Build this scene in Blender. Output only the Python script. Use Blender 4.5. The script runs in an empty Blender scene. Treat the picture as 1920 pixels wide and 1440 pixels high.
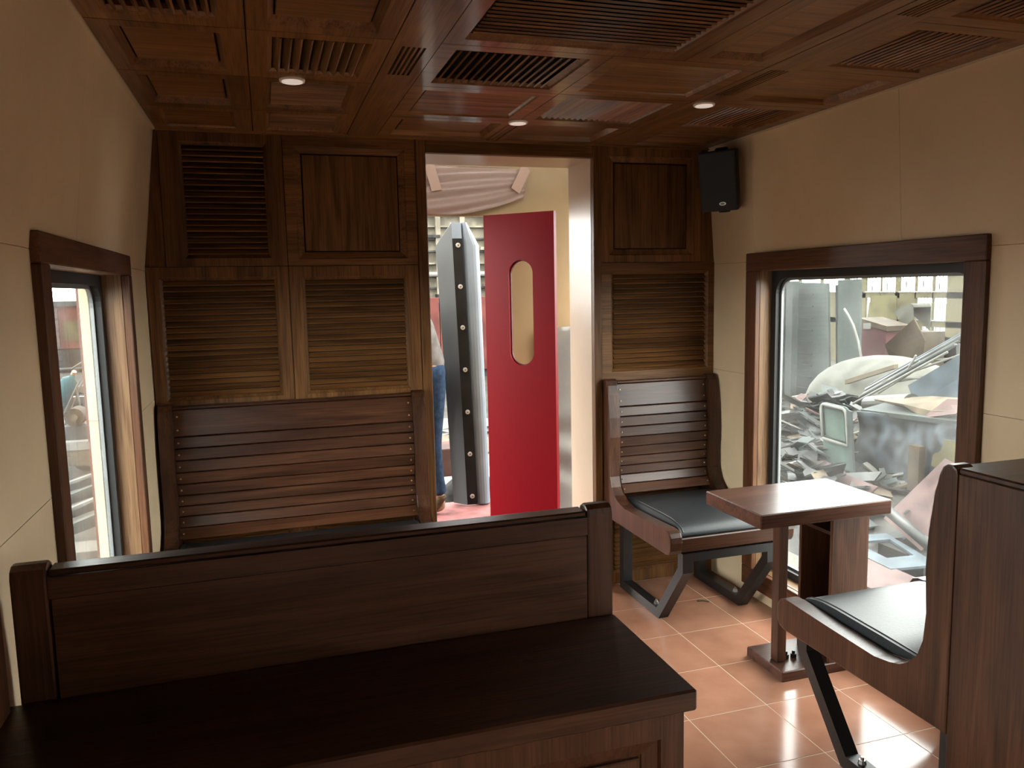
import bpy, bmesh, math, random
from mathutils import Vector, Matrix
random.seed(7)
SC = bpy.context.scene
COL = SC.collection

# ---------------------------------------------------------------- camera, sky, exposure
cam = bpy.data.objects.new('camera', bpy.data.cameras.new('camera'))
COL.objects.link(cam)
cam.data.sensor_width = 36.0
cam.data.lens = 36.0 * 1479.5 / 1920.0
cam.data.clip_start = 0.05
RT = Vector((0.95454036, -0.29738773, -0.0203285))
UP = Vector((0.05474375, 0.10785875, 0.99265785))
FW = Vector((0.29301166, 0.94864484, -0.11923565))
M3 = Matrix((RT, UP, -FW)).transposed()
cam.matrix_world = Matrix.Translation((0, 0, 1.55)) @ M3.to_4x4()
SC.camera = cam

world = bpy.data.worlds.new('overcast_sky')
SC.world = world
world.use_nodes = True
bg = world.node_tree.nodes['Background']
bg.inputs['Color'].default_value = (1.0, 0.985, 0.955, 1)
bg.inputs['Strength'].default_value = 17.0

SC.view_settings.view_transform = 'Standard'
SC.view_settings.look = 'None'
SC.view_settings.gamma = 1.0
SC.view_settings.use_curve_mapping = False
SC.view_settings.exposure = 0.0
SC.cycles.max_bounces = 10
SC.cycles.diffuse_bounces = 6
SC.cycles.glossy_bounces = 4
SC.cycles.transparent_max_bounces = 12

# ---------------------------------------------------------------- main measures (metres)
XL, XR = -0.477, 2.250          # side walls below the waist rail
XLT, XRT = -0.402, 2.207        # side walls at the ceiling
ZW = 1.658                      # height where the walls start to lean in
ZC = 2.244                      # ceiling
YB = 3.66                       # end wall (cabinet) face
YF = -2.20                      # partition behind the camera
WT = 0.15                       # wall thickness
GROUND = -0.90

# ---------------------------------------------------------------- helpers
WO = {}

def link(o, parent=None, origin=(0, 0, 0)):
    COL.objects.link(o)
    origin = Vector(origin)
    if parent is not None:
        o.parent = parent
        o.location = origin - WO[parent.name]
    else:
        o.location = origin
    WO[o.name] = origin
    return o

def props(o, label=None, cat=None, group=None, kind=None):
    if label: o['label'] = label
    if cat: o['category'] = cat
    if group: o['group'] = group
    if kind: o['kind'] = kind
    return o

def empty(name, loc, label=None, cat=None, group=None, kind=None):
    o = bpy.data.objects.new(name, None)
    o.empty_display_size = 0.1
    link(o, None, loc)
    return props(o, label, cat, group, kind)

def setmats(me, mats):
    if not isinstance(mats, (list, tuple)): mats = [mats]
    for m in mats: me.materials.append(m)

def from_bm(name, bm, mat, parent=None, smooth=False):
    """bmesh in world coordinates -> one object with its origin at its centre"""
    bmesh.ops.recalc_face_normals(bm, faces=bm.faces)
    lo = Vector((1e9,)*3); hi = Vector((-1e9,)*3)
    for v in bm.verts:
        for k in range(3):
            lo[k] = min(lo[k], v.co[k]); hi[k] = max(hi[k], v.co[k])
    c = Vector(((lo.x+hi.x)/2, (lo.y+hi.y)/2, lo.z))
    for v in bm.verts: v.co -= c
    me = bpy.data.meshes.new(name)
    bm.to_mesh(me); bm.free()
    setmats(me, mat)
    if smooth:
        for p in me.polygons: p.use_smooth = True
    return link(bpy.data.objects.new(name, me), parent, c)

def bbox(bm, x0, x1, y0, y1, z0, z1, bev=0.0):
    if x0 > x1: x0, x1 = x1, x0
    if y0 > y1: y0, y1 = y1, y0
    if z0 > z1: z0, z1 = z1, z0
    vs = [bm.verts.new(p) for p in ((x0,y0,z0),(x1,y0,z0),(x1,y1,z0),(x0,y1,z0),(x0,y0,z1),(x1,y0,z1),(x1,y1,z1),(x0,y1,z1))]
    fs = [bm.faces.new([vs[i] for i in f]) for f in ((3,2,1,0),(4,5,6,7),(0,1,5,4),(1,2,6,5),(2,3,7,6),(3,0,4,7))]
    if bev > 0:
        es = list({e for f in fs for e in f.edges})
        bmesh.ops.bevel(bm, geom=es, offset=bev, segments=2 if bev > 0.006 else 1, profile=0.6, affect='EDGES', clamp_overlap=True)
    return bm

def wood_for(dx, dy, dz, fam):
    return fam[max(range(3), key=lambda i: (dx, dy, dz)[i])] if isinstance(fam, tuple) else fam

def box(name, x0, x1, y0, y1, z0, z1, mat, parent=None, bev=0.0):
    bm = bmesh.new()
    bbox(bm, x0, x1, y0, y1, z0, z1, bev)
    return from_bm(name, bm, wood_for(abs(x1-x0), abs(y1-y0), abs(z1-z0), mat), parent)

def poly_prism(bm, pts, axis, a0, a1):
    """extrude a 2-D outline along an axis: x -> pts are (y,z); y -> (x,z); z -> (x,y)"""
    def put(p, a):
        return {'x': (a, p[0], p[1]), 'y': (p[0], a, p[1]), 'z': (p[0], p[1], a)}[axis]
    A = [bm.verts.new(put(p, a0)) for p in pts]
    B = [bm.verts.new(put(p, a1)) for p in pts]
    n = len(pts)
    for i in range(n): bm.faces.new((A[i], A[(i+1) % n], B[(i+1) % n], B[i]))
    bm.faces.new(A[::-1]); bm.faces.new(B)
    return bm

def prism(name, pts, axis, a0, a1, mat, parent=None, bev=0.0):
    bm = bmesh.new()
    poly_prism(bm, pts, axis, a0, a1)
    if bev:
        es = [e for e in bm.edges if any(len(f.verts) == len(pts) for f in e.link_faces)]
        bmesh.ops.bevel(bm, geom=es, offset=bev, segments=2, profile=0.6, affect='EDGES', clamp_overlap=True)
    return from_bm(name, bm, mat, parent)

def cyl(bm, p0, p1, r0, r1=None, n=12, cap=True):
    p0, p1 = Vector(p0), Vector(p1)
    r1 = r0 if r1 is None else r1
    d = (p1-p0).normalized()
    a = d.orthogonal().normalized(); b = d.cross(a)
    A = [bm.verts.new(p0 + (a*math.cos(t)+b*math.sin(t))*r0) for t in [2*math.pi*i/n for i in range(n)]]
    B = [bm.verts.new(p1 + (a*math.cos(t)+b*math.sin(t))*r1) for t in [2*math.pi*i/n for i in range(n)]]
    for i in range(n): bm.faces.new((A[i], A[(i+1) % n], B[(i+1) % n], B[i]))
    if cap: bm.faces.new(A[::-1]); bm.faces.new(B)
    return bm

def tube(bm, pts, r, n=8):
    """round tube along a polyline"""
    pts = [Vector(p) for p in pts]
    rings = []
    up = None
    for i, p in enumerate(pts):
        d = (pts[min(i+1, len(pts)-1)] - pts[max(i-1, 0)]).normalized()
        if up is None: up = d.orthogonal().normalized()
        up = (up - d*up.dot(d)).normalized()
        b = d.cross(up)
        rr = r[i] if isinstance(r, (list, tuple)) else r
        rings.append([bm.verts.new(p + (up*math.cos(2*math.pi*k/n)+b*math.sin(2*math.pi*k/n))*rr) for k in range(n)])
    for A, B in zip(rings, rings[1:]):
        for k in range(n): bm.faces.new((A[k], A[(k+1) % n], B[(k+1) % n], B[k]))
    bm.faces.new(rings[0][::-1]); bm.faces.new(rings[-1])
    return bm

def inst(name, me, loc, rot, scale, parent):
    o = bpy.data.objects.new(name, me)
    link(o, parent, loc)
    o.rotation_euler = rot
    o.scale = scale
    return o

# ---------------------------------------------------------------- materials
def new_mat(name):
    m = bpy.data.materials.new(name)
    m.use_nodes = True
    nt = m.node_tree
    return m, nt, nt.nodes['Principled BSDF']

def N(nt, t, **kw):
    n = nt.nodes.new(t)
    for k, v in kw.items(): setattr(n, k, v)
    return n

def ramp(nt, stops):
    r = N(nt, 'ShaderNodeValToRGB')
    e = r.color_ramp.elements
    e[0].position, e[0].color = stops[0][0], (*stops[0][1], 1)
    e[1].position, e[1].color = stops[-1][0], (*stops[-1][1], 1)
    for p, c in stops[1:-1]:
        x = e.new(p); x.color = (*c, 1)
    return r

def plain(name, col, rough=0.5, metal=0.0, noise=0.0, scale=8.0, coat=0.0, bump=0.0, spec=0.5, lo=0.3, hi=0.7):
    m, nt, b = new_mat(name)
    b.inputs['Roughness'].default_value = rough
    b.inputs['Metallic'].default_value = metal
    b.inputs['Specular IOR Level'].default_value = spec
    b.inputs['Coat Weight'].default_value = coat
    if noise > 0:
        g = N(nt, 'ShaderNodeNewGeometry')
        t = N(nt, 'ShaderNodeTexNoise'); t.inputs['Scale'].default_value = scale; t.inputs['Detail'].default_value = 6
        nt.links.new(g.outputs['Position'], t.inputs['Vector'])
        r = ramp(nt, [(lo, tuple(c*(1-noise) for c in col)), (hi, tuple(min(1, c*(1+noise)) for c in col))])
        nt.links.new(t.outputs['Fac'], r.inputs['Fac'])
        nt.links.new(r.outputs['Color'], b.inputs['Base Color'])
        if bump > 0:
            bp = N(nt, 'ShaderNodeBump'); bp.inputs['Strength'].default_value = bump; bp.inputs['Distance'].default_value = 0.01
            nt.links.new(t.outputs['Fac'], bp.inputs['Height'])
            nt.links.new(bp.outputs['Normal'], b.inputs['Normal'])
    else:
        b.inputs['Base Color'].default_value = (*col, 1)
    return m

def wood(name, dark, mid, light, axis, rough=0.38, coat=0.15, coat_rough=0.25, spec=0.25):
    m, nt, b = new_mat(name)
    L = nt.links.new
    g = N(nt, 'ShaderNodeNewGeometry')
    oi = N(nt, 'ShaderNodeObjectInfo')
    sc = N(nt, 'ShaderNodeVectorMath', operation='SCALE'); sc.inputs[0].default_value = (3.7, 5.3, 4.1)
    L(oi.outputs['Random'], sc.inputs['Scale'])
    ad = N(nt, 'ShaderNodeVectorMath', operation='ADD')
    L(g.outputs['Position'], ad.inputs[0]); L(sc.outputs['Vector'], ad.inputs[1])
    def stretched(along, across, detail, dist):
        mp = N(nt, 'ShaderNodeMapping')
        s = [across]*3; s[axis] = along
        mp.inputs['Scale'].default_value = s
        L(ad.outputs['Vector'], mp.inputs['Vector'])
        t = N(nt, 'ShaderNodeTexNoise'); t.inputs['Scale'].default_value = 1.0
        t.inputs['Detail'].default_value = detail; t.inputs['Distortion'].default_value = dist
        L(mp.outputs['Vector'], t.inputs['Vector'])
        return t
    t1 = stretched(1.3, 16.0, 5.0, 1.3)
    t2 = stretched(5.0, 190.0, 3.0, 0.2)
    r1 = ramp(nt, [(0.30, dark), (0.50, mid), (0.70, light)])
    L(t1.outputs['Fac'], r1.inputs['Fac'])
    r2 = ramp(nt, [(0.36, (0.55, 0.50, 0.46)), (0.52, (1, 1, 1))])
    L(t2.outputs['Fac'], r2.inputs['Fac'])
    mx = N(nt, 'ShaderNodeMixRGB', blend_type='MULTIPLY'); mx.inputs['Fac'].default_value = 0.8
    L(r1.outputs['Color'], mx.inputs[1]); L(r2.outputs['Color'], mx.inputs[2])
    hv = N(nt, 'ShaderNodeHueSaturation')
    mr = N(nt, 'ShaderNodeMapRange'); mr.inputs[3].default_value = 0.8; mr.inputs[4].default_value = 1.2
    L(oi.outputs['Random'], mr.inputs[0]); L(mr.outputs[0], hv.inputs['Value'])
    L(mx.outputs['Color'], hv.inputs['Color'])
    L(hv.outputs['Color'], b.inputs['Base Color'])
    b.inputs['Roughness'].default_value = rough
    b.inputs['Coat Weight'].default_value = coat
    b.inputs['Coat Roughness'].default_value = coat_rough
    b.inputs['Specular IOR Level'].default_value = spec
    bp = N(nt, 'ShaderNodeBump'); bp.inputs['Strength'].default_value = 0.25; bp.inputs['Distance'].default_value = 0.002
    L(t2.outputs['Fac'], bp.inputs['Height']); L(bp.outputs['Normal'], b.inputs['Normal'])
    return m

def wood_family(name, dark, mid, light, **kw):
    return tuple(wood(name + '_' + a, dark, mid, light, i, **kw) for i, a in enumerate('xyz'))

W_WALL = wood_family('walnut_panelling', (0.0805, 0.0330, 0.0097), (0.1494, 0.0659, 0.0201), (0.2126, 0.0978, 0.0315), rough=0.5, coat=0.05)
W_CEIL = wood_family('walnut_ceiling', (0.1112, 0.0503, 0.0146), (0.1837, 0.0852, 0.0258), (0.2418, 0.1160, 0.0367), rough=0.42, coat=0.4, coat_rough=0.12)
W_SEAT = wood_family('walnut_seating', (0.0298, 0.0101, 0.0048), (0.0550, 0.0203, 0.0090), (0.0825, 0.0327, 0.0150), rough=0.38, coat=0.25)
W_TABLE = wood_family('walnut_table', (0.0432, 0.0173, 0.0115), (0.0684, 0.0288, 0.0187), (0.0936, 0.0418, 0.0274), rough=0.30, coat=0.0, spec=0.2)
W_CASE = wood_family('walnut_casing', (0.0728, 0.0278, 0.0111), (0.1091, 0.0424, 0.0179), (0.1455, 0.0600, 0.0259), rough=0.45)
W_OAK = wood_family('oak_reveal', (0.1250, 0.0665, 0.0309), (0.1911, 0.1052, 0.0506), (0.2426, 0.1392, 0.0714), rough=0.5)
W_GROOVE = plain('dark_groove', (0.012, 0.008, 0.006), 0.8)
PLASTER = plain('tan_wall_board', (0.66, 0.505, 0.32), 0.6, noise=0.09, scale=2.2)
CREAM = plain('cream_bead', (0.5580, 0.4680, 0.3420), 0.5)
CREAM_PANEL = plain('cream_laminate', (0.4356, 0.3432, 0.2508), 0.3, noise=0.05, scale=5)
BLACK_STEEL = plain('black_painted_steel', (0.012, 0.011, 0.011), 0.38)
LEATHER = plain('black_leather', (0.018, 0.021, 0.023), 0.44, noise=0.25, scale=140, bump=0.06, spec=0.36)
RUBBER = plain('black_rubber', (0.012, 0.012, 0.012), 0.55)
ALU = plain('grey_aluminium', (0.20, 0.21, 0.21), 0.45, metal=0.5)
BRASS = plain('brass_screw', (0.75, 0.52, 0.26), 0.3, metal=1.0)
STEEL_BOLT = plain('steel_bolt', (0.5, 0.5, 0.5), 0.3, metal=1.0)
GROUT = plain('pale_grout', (0.62, 0.47, 0.35), 0.6)
SPK = plain('black_speaker_plastic', (0.010, 0.011, 0.011), 0.5)
SPK_GRILLE = plain('black_speaker_grille', (0.006, 0.007, 0.007), 0.6)
SILVER = plain('silver_badge', (0.8, 0.8, 0.8), 0.3, metal=0.3)

def tile_material():
    m, nt, b = new_mat('terracotta_tile')
    L = nt.links.new
    g = N(nt, 'ShaderNodeNewGeometry'); oi = N(nt, 'ShaderNodeObjectInfo')
    t = N(nt, 'ShaderNodeTexNoise'); t.inputs['Scale'].default_value = 7; t.inputs['Detail'].default_value = 7
    L(g.outputs['Position'], t.inputs['Vector'])
    r = ramp(nt, [(0.3, (0.325, 0.150, 0.092)), (0.7, (0.415, 0.200, 0.127))])
    L(t.outputs['Fac'], r.inputs['Fac'])
    hv = N(nt, 'ShaderNodeHueSaturation')
    mr = N(nt, 'ShaderNodeMapRange'); mr.inputs[3].default_value = 0.92; mr.inputs[4].default_value = 1.08
    L(oi.outputs['Random'], mr.inputs[0]); L(mr.outputs[0], hv.inputs['Value']); L(r.outputs['Color'], hv.inputs['Color'])
    L(hv.outputs['Color'], b.inputs['Base Color'])
    rr = N(nt, 'ShaderNodeMapRange'); rr.inputs[3].default_value = 0.10; rr.inputs[4].default_value = 0.22
    L(t.outputs['Fac'], rr.inputs[0]); L(rr.outputs[0], b.inputs['Roughness'])
    b.inputs['Specular IOR Level'].default_value = 0.4
    return m
TILE = tile_material()

def pane_material():
    """thin window pane: clear with a film of dust and a fresnel reflection"""
    m = bpy.data.materials.new('dusty_glass'); m.use_nodes = True
    nt = m.node_tree; nt.nodes.clear(); L = nt.links.new
    out = N(nt, 'ShaderNodeOutputMaterial')
    tr = N(nt, 'ShaderNodeBsdfTransparent'); tr.inputs['Color'].default_value = (0.93, 0.96, 0.95, 1)
    gl = N(nt, 'ShaderNodeBsdfGlossy'); gl.inputs['Roughness'].default_value = 0.02
    lw = N(nt, 'ShaderNodeLayerWeight'); lw.inputs['Blend'].default_value = 0.5
    pw = N(nt, 'ShaderNodeMath', operation='POWER'); pw.inputs[1].default_value = 5.0; L(lw.outputs['Facing'], pw.inputs[0])
    fr = N(nt, 'ShaderNodeMath', operation='MULTIPLY_ADD'); fr.inputs[1].default_value = 0.8; fr.inputs[2].default_value = 0.025; L(pw.outputs[0], fr.inputs[0])
    mx = N(nt, 'ShaderNodeMixShader'); L(fr.outputs[0], mx.inputs[0]); L(tr.outputs[0], mx.inputs[1]); L(gl.outputs[0], mx.inputs[2])
    du = N(nt, 'ShaderNodeBsdfTranslucent'); du.inputs['Color'].default_value = (0.75, 0.76, 0.73, 1)
    g = N(nt, 'ShaderNodeNewGeometry')
    t = N(nt, 'ShaderNodeTexNoise'); t.inputs['Scale'].default_value = 5; t.inputs['Detail'].default_value = 8
    L(g.outputs['Position'], t.inputs['Vector'])
    mr = N(nt, 'ShaderNodeMapRange'); mr.inputs[1].default_value = 0.35; mr.inputs[2].default_value = 0.8; mr.inputs[3].default_value = 0.004; mr.inputs[4].default_value = 0.022
    L(t.outputs['Fac'], mr.inputs[0])
    m2 = N(nt, 'ShaderNodeMixShader'); L(mr.outputs[0], m2.inputs[0]); L(mx.outputs[0], m2.inputs[1]); L(du.outputs[0], m2.inputs[2])
    L(m2.outputs[0], out.inputs['Surface'])
    return m
PANE = pane_material()

# ---------------------------------------------------------------- floor
floor = box('floor', XL-WT, XR+WT, YF, YB+0.33, -0.12, -0.0007, GROUT)
floor['kind'] = 'structure'
TP = 0.3225
bm = bmesh.new(); bbox(bm, -0.5, 0.5, -0.5, 0.5, -0.010, 0.0)
top = [f for f in bm.faces if f.normal.z > 0.5 or f.calc_center_median().z > -0.0005]
tile_me = bpy.data.meshes.new('floor_tile'); bm.to_mesh(tile_me); bm.free(); setmats(tile_me, TILE)
gx = [2.018 - TP*k for k in range(-1, 9)]
gy = [3.338 - TP*k for k in range(-2, 18)]
for i in range(len(gx)-1):
    xa, xb = max(gx[i+1], XL), min(gx[i], XR)
    for j in range(len(gy)-1):
        ya, yb = max(gy[j+1], YF), min(gy[j], YB)
        if xb-xa < 0.02 or yb-ya < 0.02: continue
        inst('floor_tile', tile_me, ((xa+xb)/2, (ya+yb)/2, 0), (0, 0, 0), (xb-xa-0.0042, yb-ya-0.0042, 1), floor)

# ---------------------------------------------------------------- side walls with windows
WIN_Y = [(2.005, 3.345), (0.185, 1.525), (-1.635, -0.295)]   # outer casing, nearest the end wall first
WIN_YL = [(1.945, 3.155), (0.185, 1.482), (-1.635, -0.295)] # left wall
WZ0, WZ1 = 0.055, 1.697                                       # outer casing heights
CW = 0.085                                                    # casing width

def side_wall(side):
    x, xt = (XR, XRT) if side > 0 else (XL, XLT)
    xo = x + side*WT
    nm = 'right' if side > 0 else 'left'
    root = empty('wall_' + nm, (x, 1.0, 0), kind='structure')
    g = 0.0007
    ins = 0.03
    ys = [YF]
    wins = WIN_YL if side < 0 else [WIN_Y[0], WIN_Y[2]]
    for a, b in reversed(wins): ys += [a+ins, b-ins]
    ys += [YB+0.33]
    for k in range(0, len(ys), 2):          # piers between the windows, two boards each
        a, b = ys[k], ys[k+1]
        for z0, z1 in ((0.0, 1.11), (1.11, ZW)):
            box('wall_board', x, xo, a, b, z0+g, z1-g, PLASTER, root)
    for a, b in wins:                       # strip under each window
        box('wall_board', x, xo, a+ins, b-ins, -0.05, WZ0+ins, PLASTER, root)
    cuts = [YF, 0.2, 1.38, 2.385, 3.30, YB+0.33]
    for a, b in zip(cuts, cuts[1:]):        # leaning boards above the windows
        prism('wall_board', [(x, ZW+g), (xt, ZC+0.03), (xo, ZC+0.03), (xo, ZW+g)], 'y', a+g, b-g, PLASTER, root)
    # car body skin outside closes the joints between the boards
    xs = (xo, xo + side*0.008)
    box('body_skin', *xs, YF, YB+0.33, 1.640, ZC+0.03, Y_SKIN, root)
    for k in range(0, len(ys), 2): box('body_skin', *xs, ys[k], ys[k+1], -0.10, 1.640, Y_SKIN, root)
    return root
Y_SKIN = plain('car_body_paint', (0.10, 0.02, 0.02), 0.4)
wall_right = side_wall(1)
wall_left = side_wall(-1)
for side, x in ((1, XRT), (-1, XLT)):
    bm = bmesh.new(); bbox(bm, x-0.006, x+0.006, YF, YB, ZC-0.007, ZC+0.003)
    t = from_bm('trim_1' if side > 0 else 'trim_2', bm, CREAM); t['kind'] = 'structure'

def rounded_rect(y0, y1, z0, z1, r, n=6):
    pts = []
    for cy, cz, a0 in ((y1-r, z1-r, 0), (y0+r, z1-r, 90), (y0+r, z0+r, 180), (y1-r, z0+r, 270)):
        for k in range(n+1):
            a = math.radians(a0 + 90*k/n)
            pts.append((cy + r*math.cos(a), cz + r*math.sin(a)))
    return pts

def ring_x(bm, outer, inner, xa, xb):
    """closed ring between two outlines with equal point counts, extruded in x"""
    n = len(outer)
    V = [[bm.verts.new((x, p[0], p[1])) for p in o] for x in (xa, xb) for o in (outer, inner)]
    for i in range(n):
        j = (i+1) % n
        bm.faces.new((V[0][i], V[0][j], V[1][j], V[1][i]))
        bm.faces.new((V[2][j], V[2][i], V[3][i], V[3][j]))
        bm.faces.new((V[0][j], V[0][i], V[2][i], V[2][j]))
        bm.faces.new((V[1][i], V[1][j], V[3][j], V[3][i]))
    return bm

def window(side, k, num, shutter=False):
    x = XR if side > 0 else XL
    s = side
    y0, y1 = (WIN_Y if side > 0 else WIN_YL)[k]
    CW = 0.085 if side > 0 else 0.070
    root = empty('window_%d' % num, (x, (y0+y1)/2, WZ0), kind='structure')
    xi, xw = x - s*0.022, x + s*0.004
    box('casing', xi, xw, y0, y1, WZ1-CW, WZ1, W_CASE, root, 0.003)
    box('casing', xi, xw, y0, y1, WZ0, WZ0+CW+0.01, W_CASE, root, 0.003)
    box('casing', xi, xw, y0, y0+CW, WZ0+CW+0.01, WZ1-CW, W_CASE, root, 0.003)
    box('casing', xi, xw, y1-CW, y1, WZ0+CW+0.01, WZ1-CW, W_CASE, root, 0.003)
    a0, a1, b0, b1 = y0+CW-0.012, y1-CW+0.012, WZ0+CW, WZ1-CW+0.012
    xr = x + s*0.098
    box('reveal', xw, xr, a0, a0+0.012, b0, b1, W_OAK, root)
    box('reveal', xw, xr, a1-0.012, a1, b0, b1, W_OAK, root)
    box('reveal', xw, xr, a0+0.012, a1-0.012, b1-0.012, b1, W_OAK, root)
    box('sill', xw, xr, a0+0.012, a1-0.012, b0-0.004, b0+0.012, W_OAK, root)
    if shutter:                              # boards in place of glass, added to keep light off the foreground
        n = 9; w = (a1-a0-0.026)/n
        for q in range(n):
            box('shutter_board', xr-s*0.075, xr-s*0.055, a0+0.013+q*w+0.001, a0+0.013+(q+1)*w-0.001, b0+0.013, b1-0.013, W_CASE, root, 0.002)
        box('shutter_back', xr-s*0.054, xr-s*0.045, a0+0.013, a1-0.013, b0+0.013, b1-0.013, W_GROOVE, root)
        return root
    # rounded rubber gasket, aluminium rim, pane
    A = (a0+0.012, a1-0.012, b0+0.012, b1-0.012)
    bm = bmesh.new()
    ring_x(bm, rounded_rect(*A, 0.012), rounded_rect(A[0]+0.035, A[1]-0.035, A[2]+0.035, A[3]-0.035, 0.075), xr-s*0.032, xr+s*0.008)
    from_bm('gasket', bm, RUBBER, root)
    bm = bmesh.new()
    ring_x(bm, rounded_rect(A[0]+0.033, A[1]-0.033, A[2]+0.033, A[3]-0.033, 0.077), rounded_rect(A[0]+0.047, A[1]-0.047, A[2]+0.047, A[3]-0.047, 0.065), xr-s*0.009, xr+s*0.003)
    from_bm('rim', bm, ALU, root)
    bm = bmesh.new()
    poly_prism(bm, rounded_rect(A[0]+0.045, A[1]-0.045, A[2]+0.045, A[3]-0.045, 0.066), 'x', xr-s*0.004, xr+s*0.001)
    from_bm('pane', bm, PANE, root)
    return root
window(1, 0, 1); window(-1, 0, 2); window(-1, 1, 3, True); window(-1, 2, 4); window(1, 2, 5)  # the two windows behind the camera are added to light the foreground

# partition behind the camera
wf = box('wall_front', XL-WT, XR+WT, YF-0.12, YF, -0.05, ZC+0.03, W_WALL[2]); wf['kind'] = 'structure'

# ---------------------------------------------------------------- framed panels (ceiling and end wall)
def slat_mesh(name, mat, axis, width, thick):
    bm = bmesh.new()
    if axis == 0: bbox(bm, -0.5, 0.5, -width/2, width/2, -thick/2, thick/2)
    else: bbox(bm, -width/2, width/2, -0.5, 0.5, -thick/2, thick/2)
    me = bpy.data.meshes.new(name); bm.to_mesh(me); bm.free(); setmats(me, mat)
    return me
CS_X = slat_mesh('ceiling_slat_x', W_CEIL[0], 0, 0.028, 0.006)
CS_Y = slat_mesh('ceiling_slat_y', W_CEIL[1], 1, 0.027, 0.006)
WS_X = slat_mesh('wall_slat_x', W_WALL[0], 0, 0.0235, 0.0055)

def frame_mesh(bm, P, o, i, m=0.014, depth=0.014, back=0.024):
    """flat frame with a sloping inner moulding; P maps (u, v, w)"""
    def rect(r, w): return [bm.verts.new(P(*p, w)) for p in ((r[0], r[2]), (r[1], r[2]), (r[1], r[3]), (r[0], r[3]))]
    O, I = rect(o, 0), rect(i, 0)
    I2 = rect((i[0]+0.004, i[1]-0.004, i[2]+0.004, i[3]-0.004), 0.006)
    I3 = rect((i[0]+m, i[1]-m, i[2]+m, i[3]-m), depth)
    I4 = rect((i[0]+m, i[1]-m, i[2]+m, i[3]-m), back)
    B = rect(o, back)
    for k in range(4):
        j = (k+1) % 4
        for a, b in ((O, I), (I, I2), (I2, I3), (I3, I4), (B, O)):
            bm.faces.new((a[k], a[j], b[j], b[k]))
    return bm

def framed_panel(parent, P, plane, o, i, kind, fam):
    """o, i = outer and inner rectangles (u0,u1,v0,v1); kind: flat, reed, or louvre_u / louvre_v / open_v"""
    m = 0.014 if kind != 'flat' else (0.030 if plane == 'wall' else 0.015)
    bm = bmesh.new(); frame_mesh(bm, P, o, i, m, (0.016 if plane == 'wall' else 0.022) if kind == 'flat' else 0.014, 0.024 if plane == 'wall' else 0.028)
    fr = from_bm('panel_frame', bm, fam[0] if (o[1]-o[0]) >= (o[3]-o[2]) else fam[2 if plane == 'wall' else 1], parent)
    u0, u1, v0, v1 = i[0]+m, i[1]-m, i[2]+m, i[3]-m
    if kind == 'flat':
        bm = bmesh.new()
        def rect(d, w): return [bm.verts.new(P(*p, w)) for p in ((u0+d, v0+d), (u1-d, v0+d), (u1-d, v1-d), (u0+d, v1-d))]
        dp = 0.0 if plane == 'wall' else 0.006
        R = [rect(0.0055, 0.022+dp), rect(0.0055, 0.013+dp), rect(0.008, 0.011+dp)]
        for A, B in zip(R, R[1:]):
            for k in range(4): bm.faces.new((A[k], A[(k+1) % 4], B[(k+1) % 4], B[k]))
        bm.faces.new(R[-1])
        from_bm('field_panel', bm, fam[2] if plane == 'wall' else fam[0], fr)
        return fr
    along_u = kind in ('louvre_u', 'reed')
    lo, hi = (v0, v1) if along_u else (u0, u1)
    pitch = {'louvre_u': 0.0245 if plane == 'wall' else 0.028, 'louvre_v': 0.0245, 'reed': 0.0185, 'open_v': 0.027}[kind]
    tilt = {'louvre_u': 0.38, 'louvre_v': 0.6, 'reed': 0.22, 'open_v': 0.95}[kind]
    n = max(1, round((hi-lo)/pitch)); st = (hi-lo)/n
    L = (u1-u0) if along_u else (v1-v0)
    for k in range(n):
        c = lo + (k+0.5)*st
        if plane == 'wall':
            inst('slat', WS_X, P((u0+u1)/2, c, 0.012), (0.74, 0, 0), (L-0.001, 1, 1), fr)
        else:
            sy = 0.62 if kind == 'reed' else 1.0
            if along_u: inst('slat', CS_X, P((u0+u1)/2, c, 0.013), (-tilt if kind == 'reed' else tilt, 0, 0), (L-0.001, sy if kind == 'reed' else 0.92, 1), fr)
            else: inst('slat', CS_Y, P(c, (v0+v1)/2, 0.013), (0, -tilt if (kind == 'open_v' and u0 > 0.5) or u0 > 1.6 else tilt, 0), (sy, L-0.001, 1), fr)
    return fr

# ---------------------------------------------------------------- ceiling
ceiling = box('ceiling', XL-WT, XR+WT, YF, YB+0.33, ZC+0.032, ZC+0.12, W_GROOVE)
ceiling['kind'] = 'structure'
PC = lambda u, v, w: Vector((u, v, ZC + w))
GAP = 0.0015
def cpan(u0, u1, v0, v1, kind, inset=(0.055, 0.055, 0.05, 0.05)):
    o = (u0+GAP, u1-GAP, v0+GAP, v1-GAP)
    framed_panel(ceiling, PC, 'ceil', o, (u0+inset[0], u1-inset[1], v0+inset[2], v1-inset[3]), kind, W_CEIL)
rows = [(0.36, 0.84), (0.84, 1.32), (1.32, 1.80), (1.80, 2.28), (2.28, 2.757), (2.757, 3.238), (3.238, YB)]
col1 = ['flat', 'louvre_v', 'flat', 'open_v', 'flat', 'flat', 'reed']
col2 = ['louvre_v', 'flat', 'louvre_u', 'flat', 'open_v', 'louvre_u', 'louvre_u']
col5 = ['louvre_v', 'flat', 'louvre_v', 'louvre_v', 'flat', 'louvre_v', 'louvre_u']
for (a, b), k1, k2, k5 in zip(rows, col1, col2, col5):
    cpan(XLT, -0.010, a, b, k1, (0.057, 0.065, 0.05, 0.055))
    cpan(-0.010, 0.384, a, b, k2)
    cpan(1.720, XRT, a, b, k5, (0.055, 0.065, 0.055, 0.055))
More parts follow.
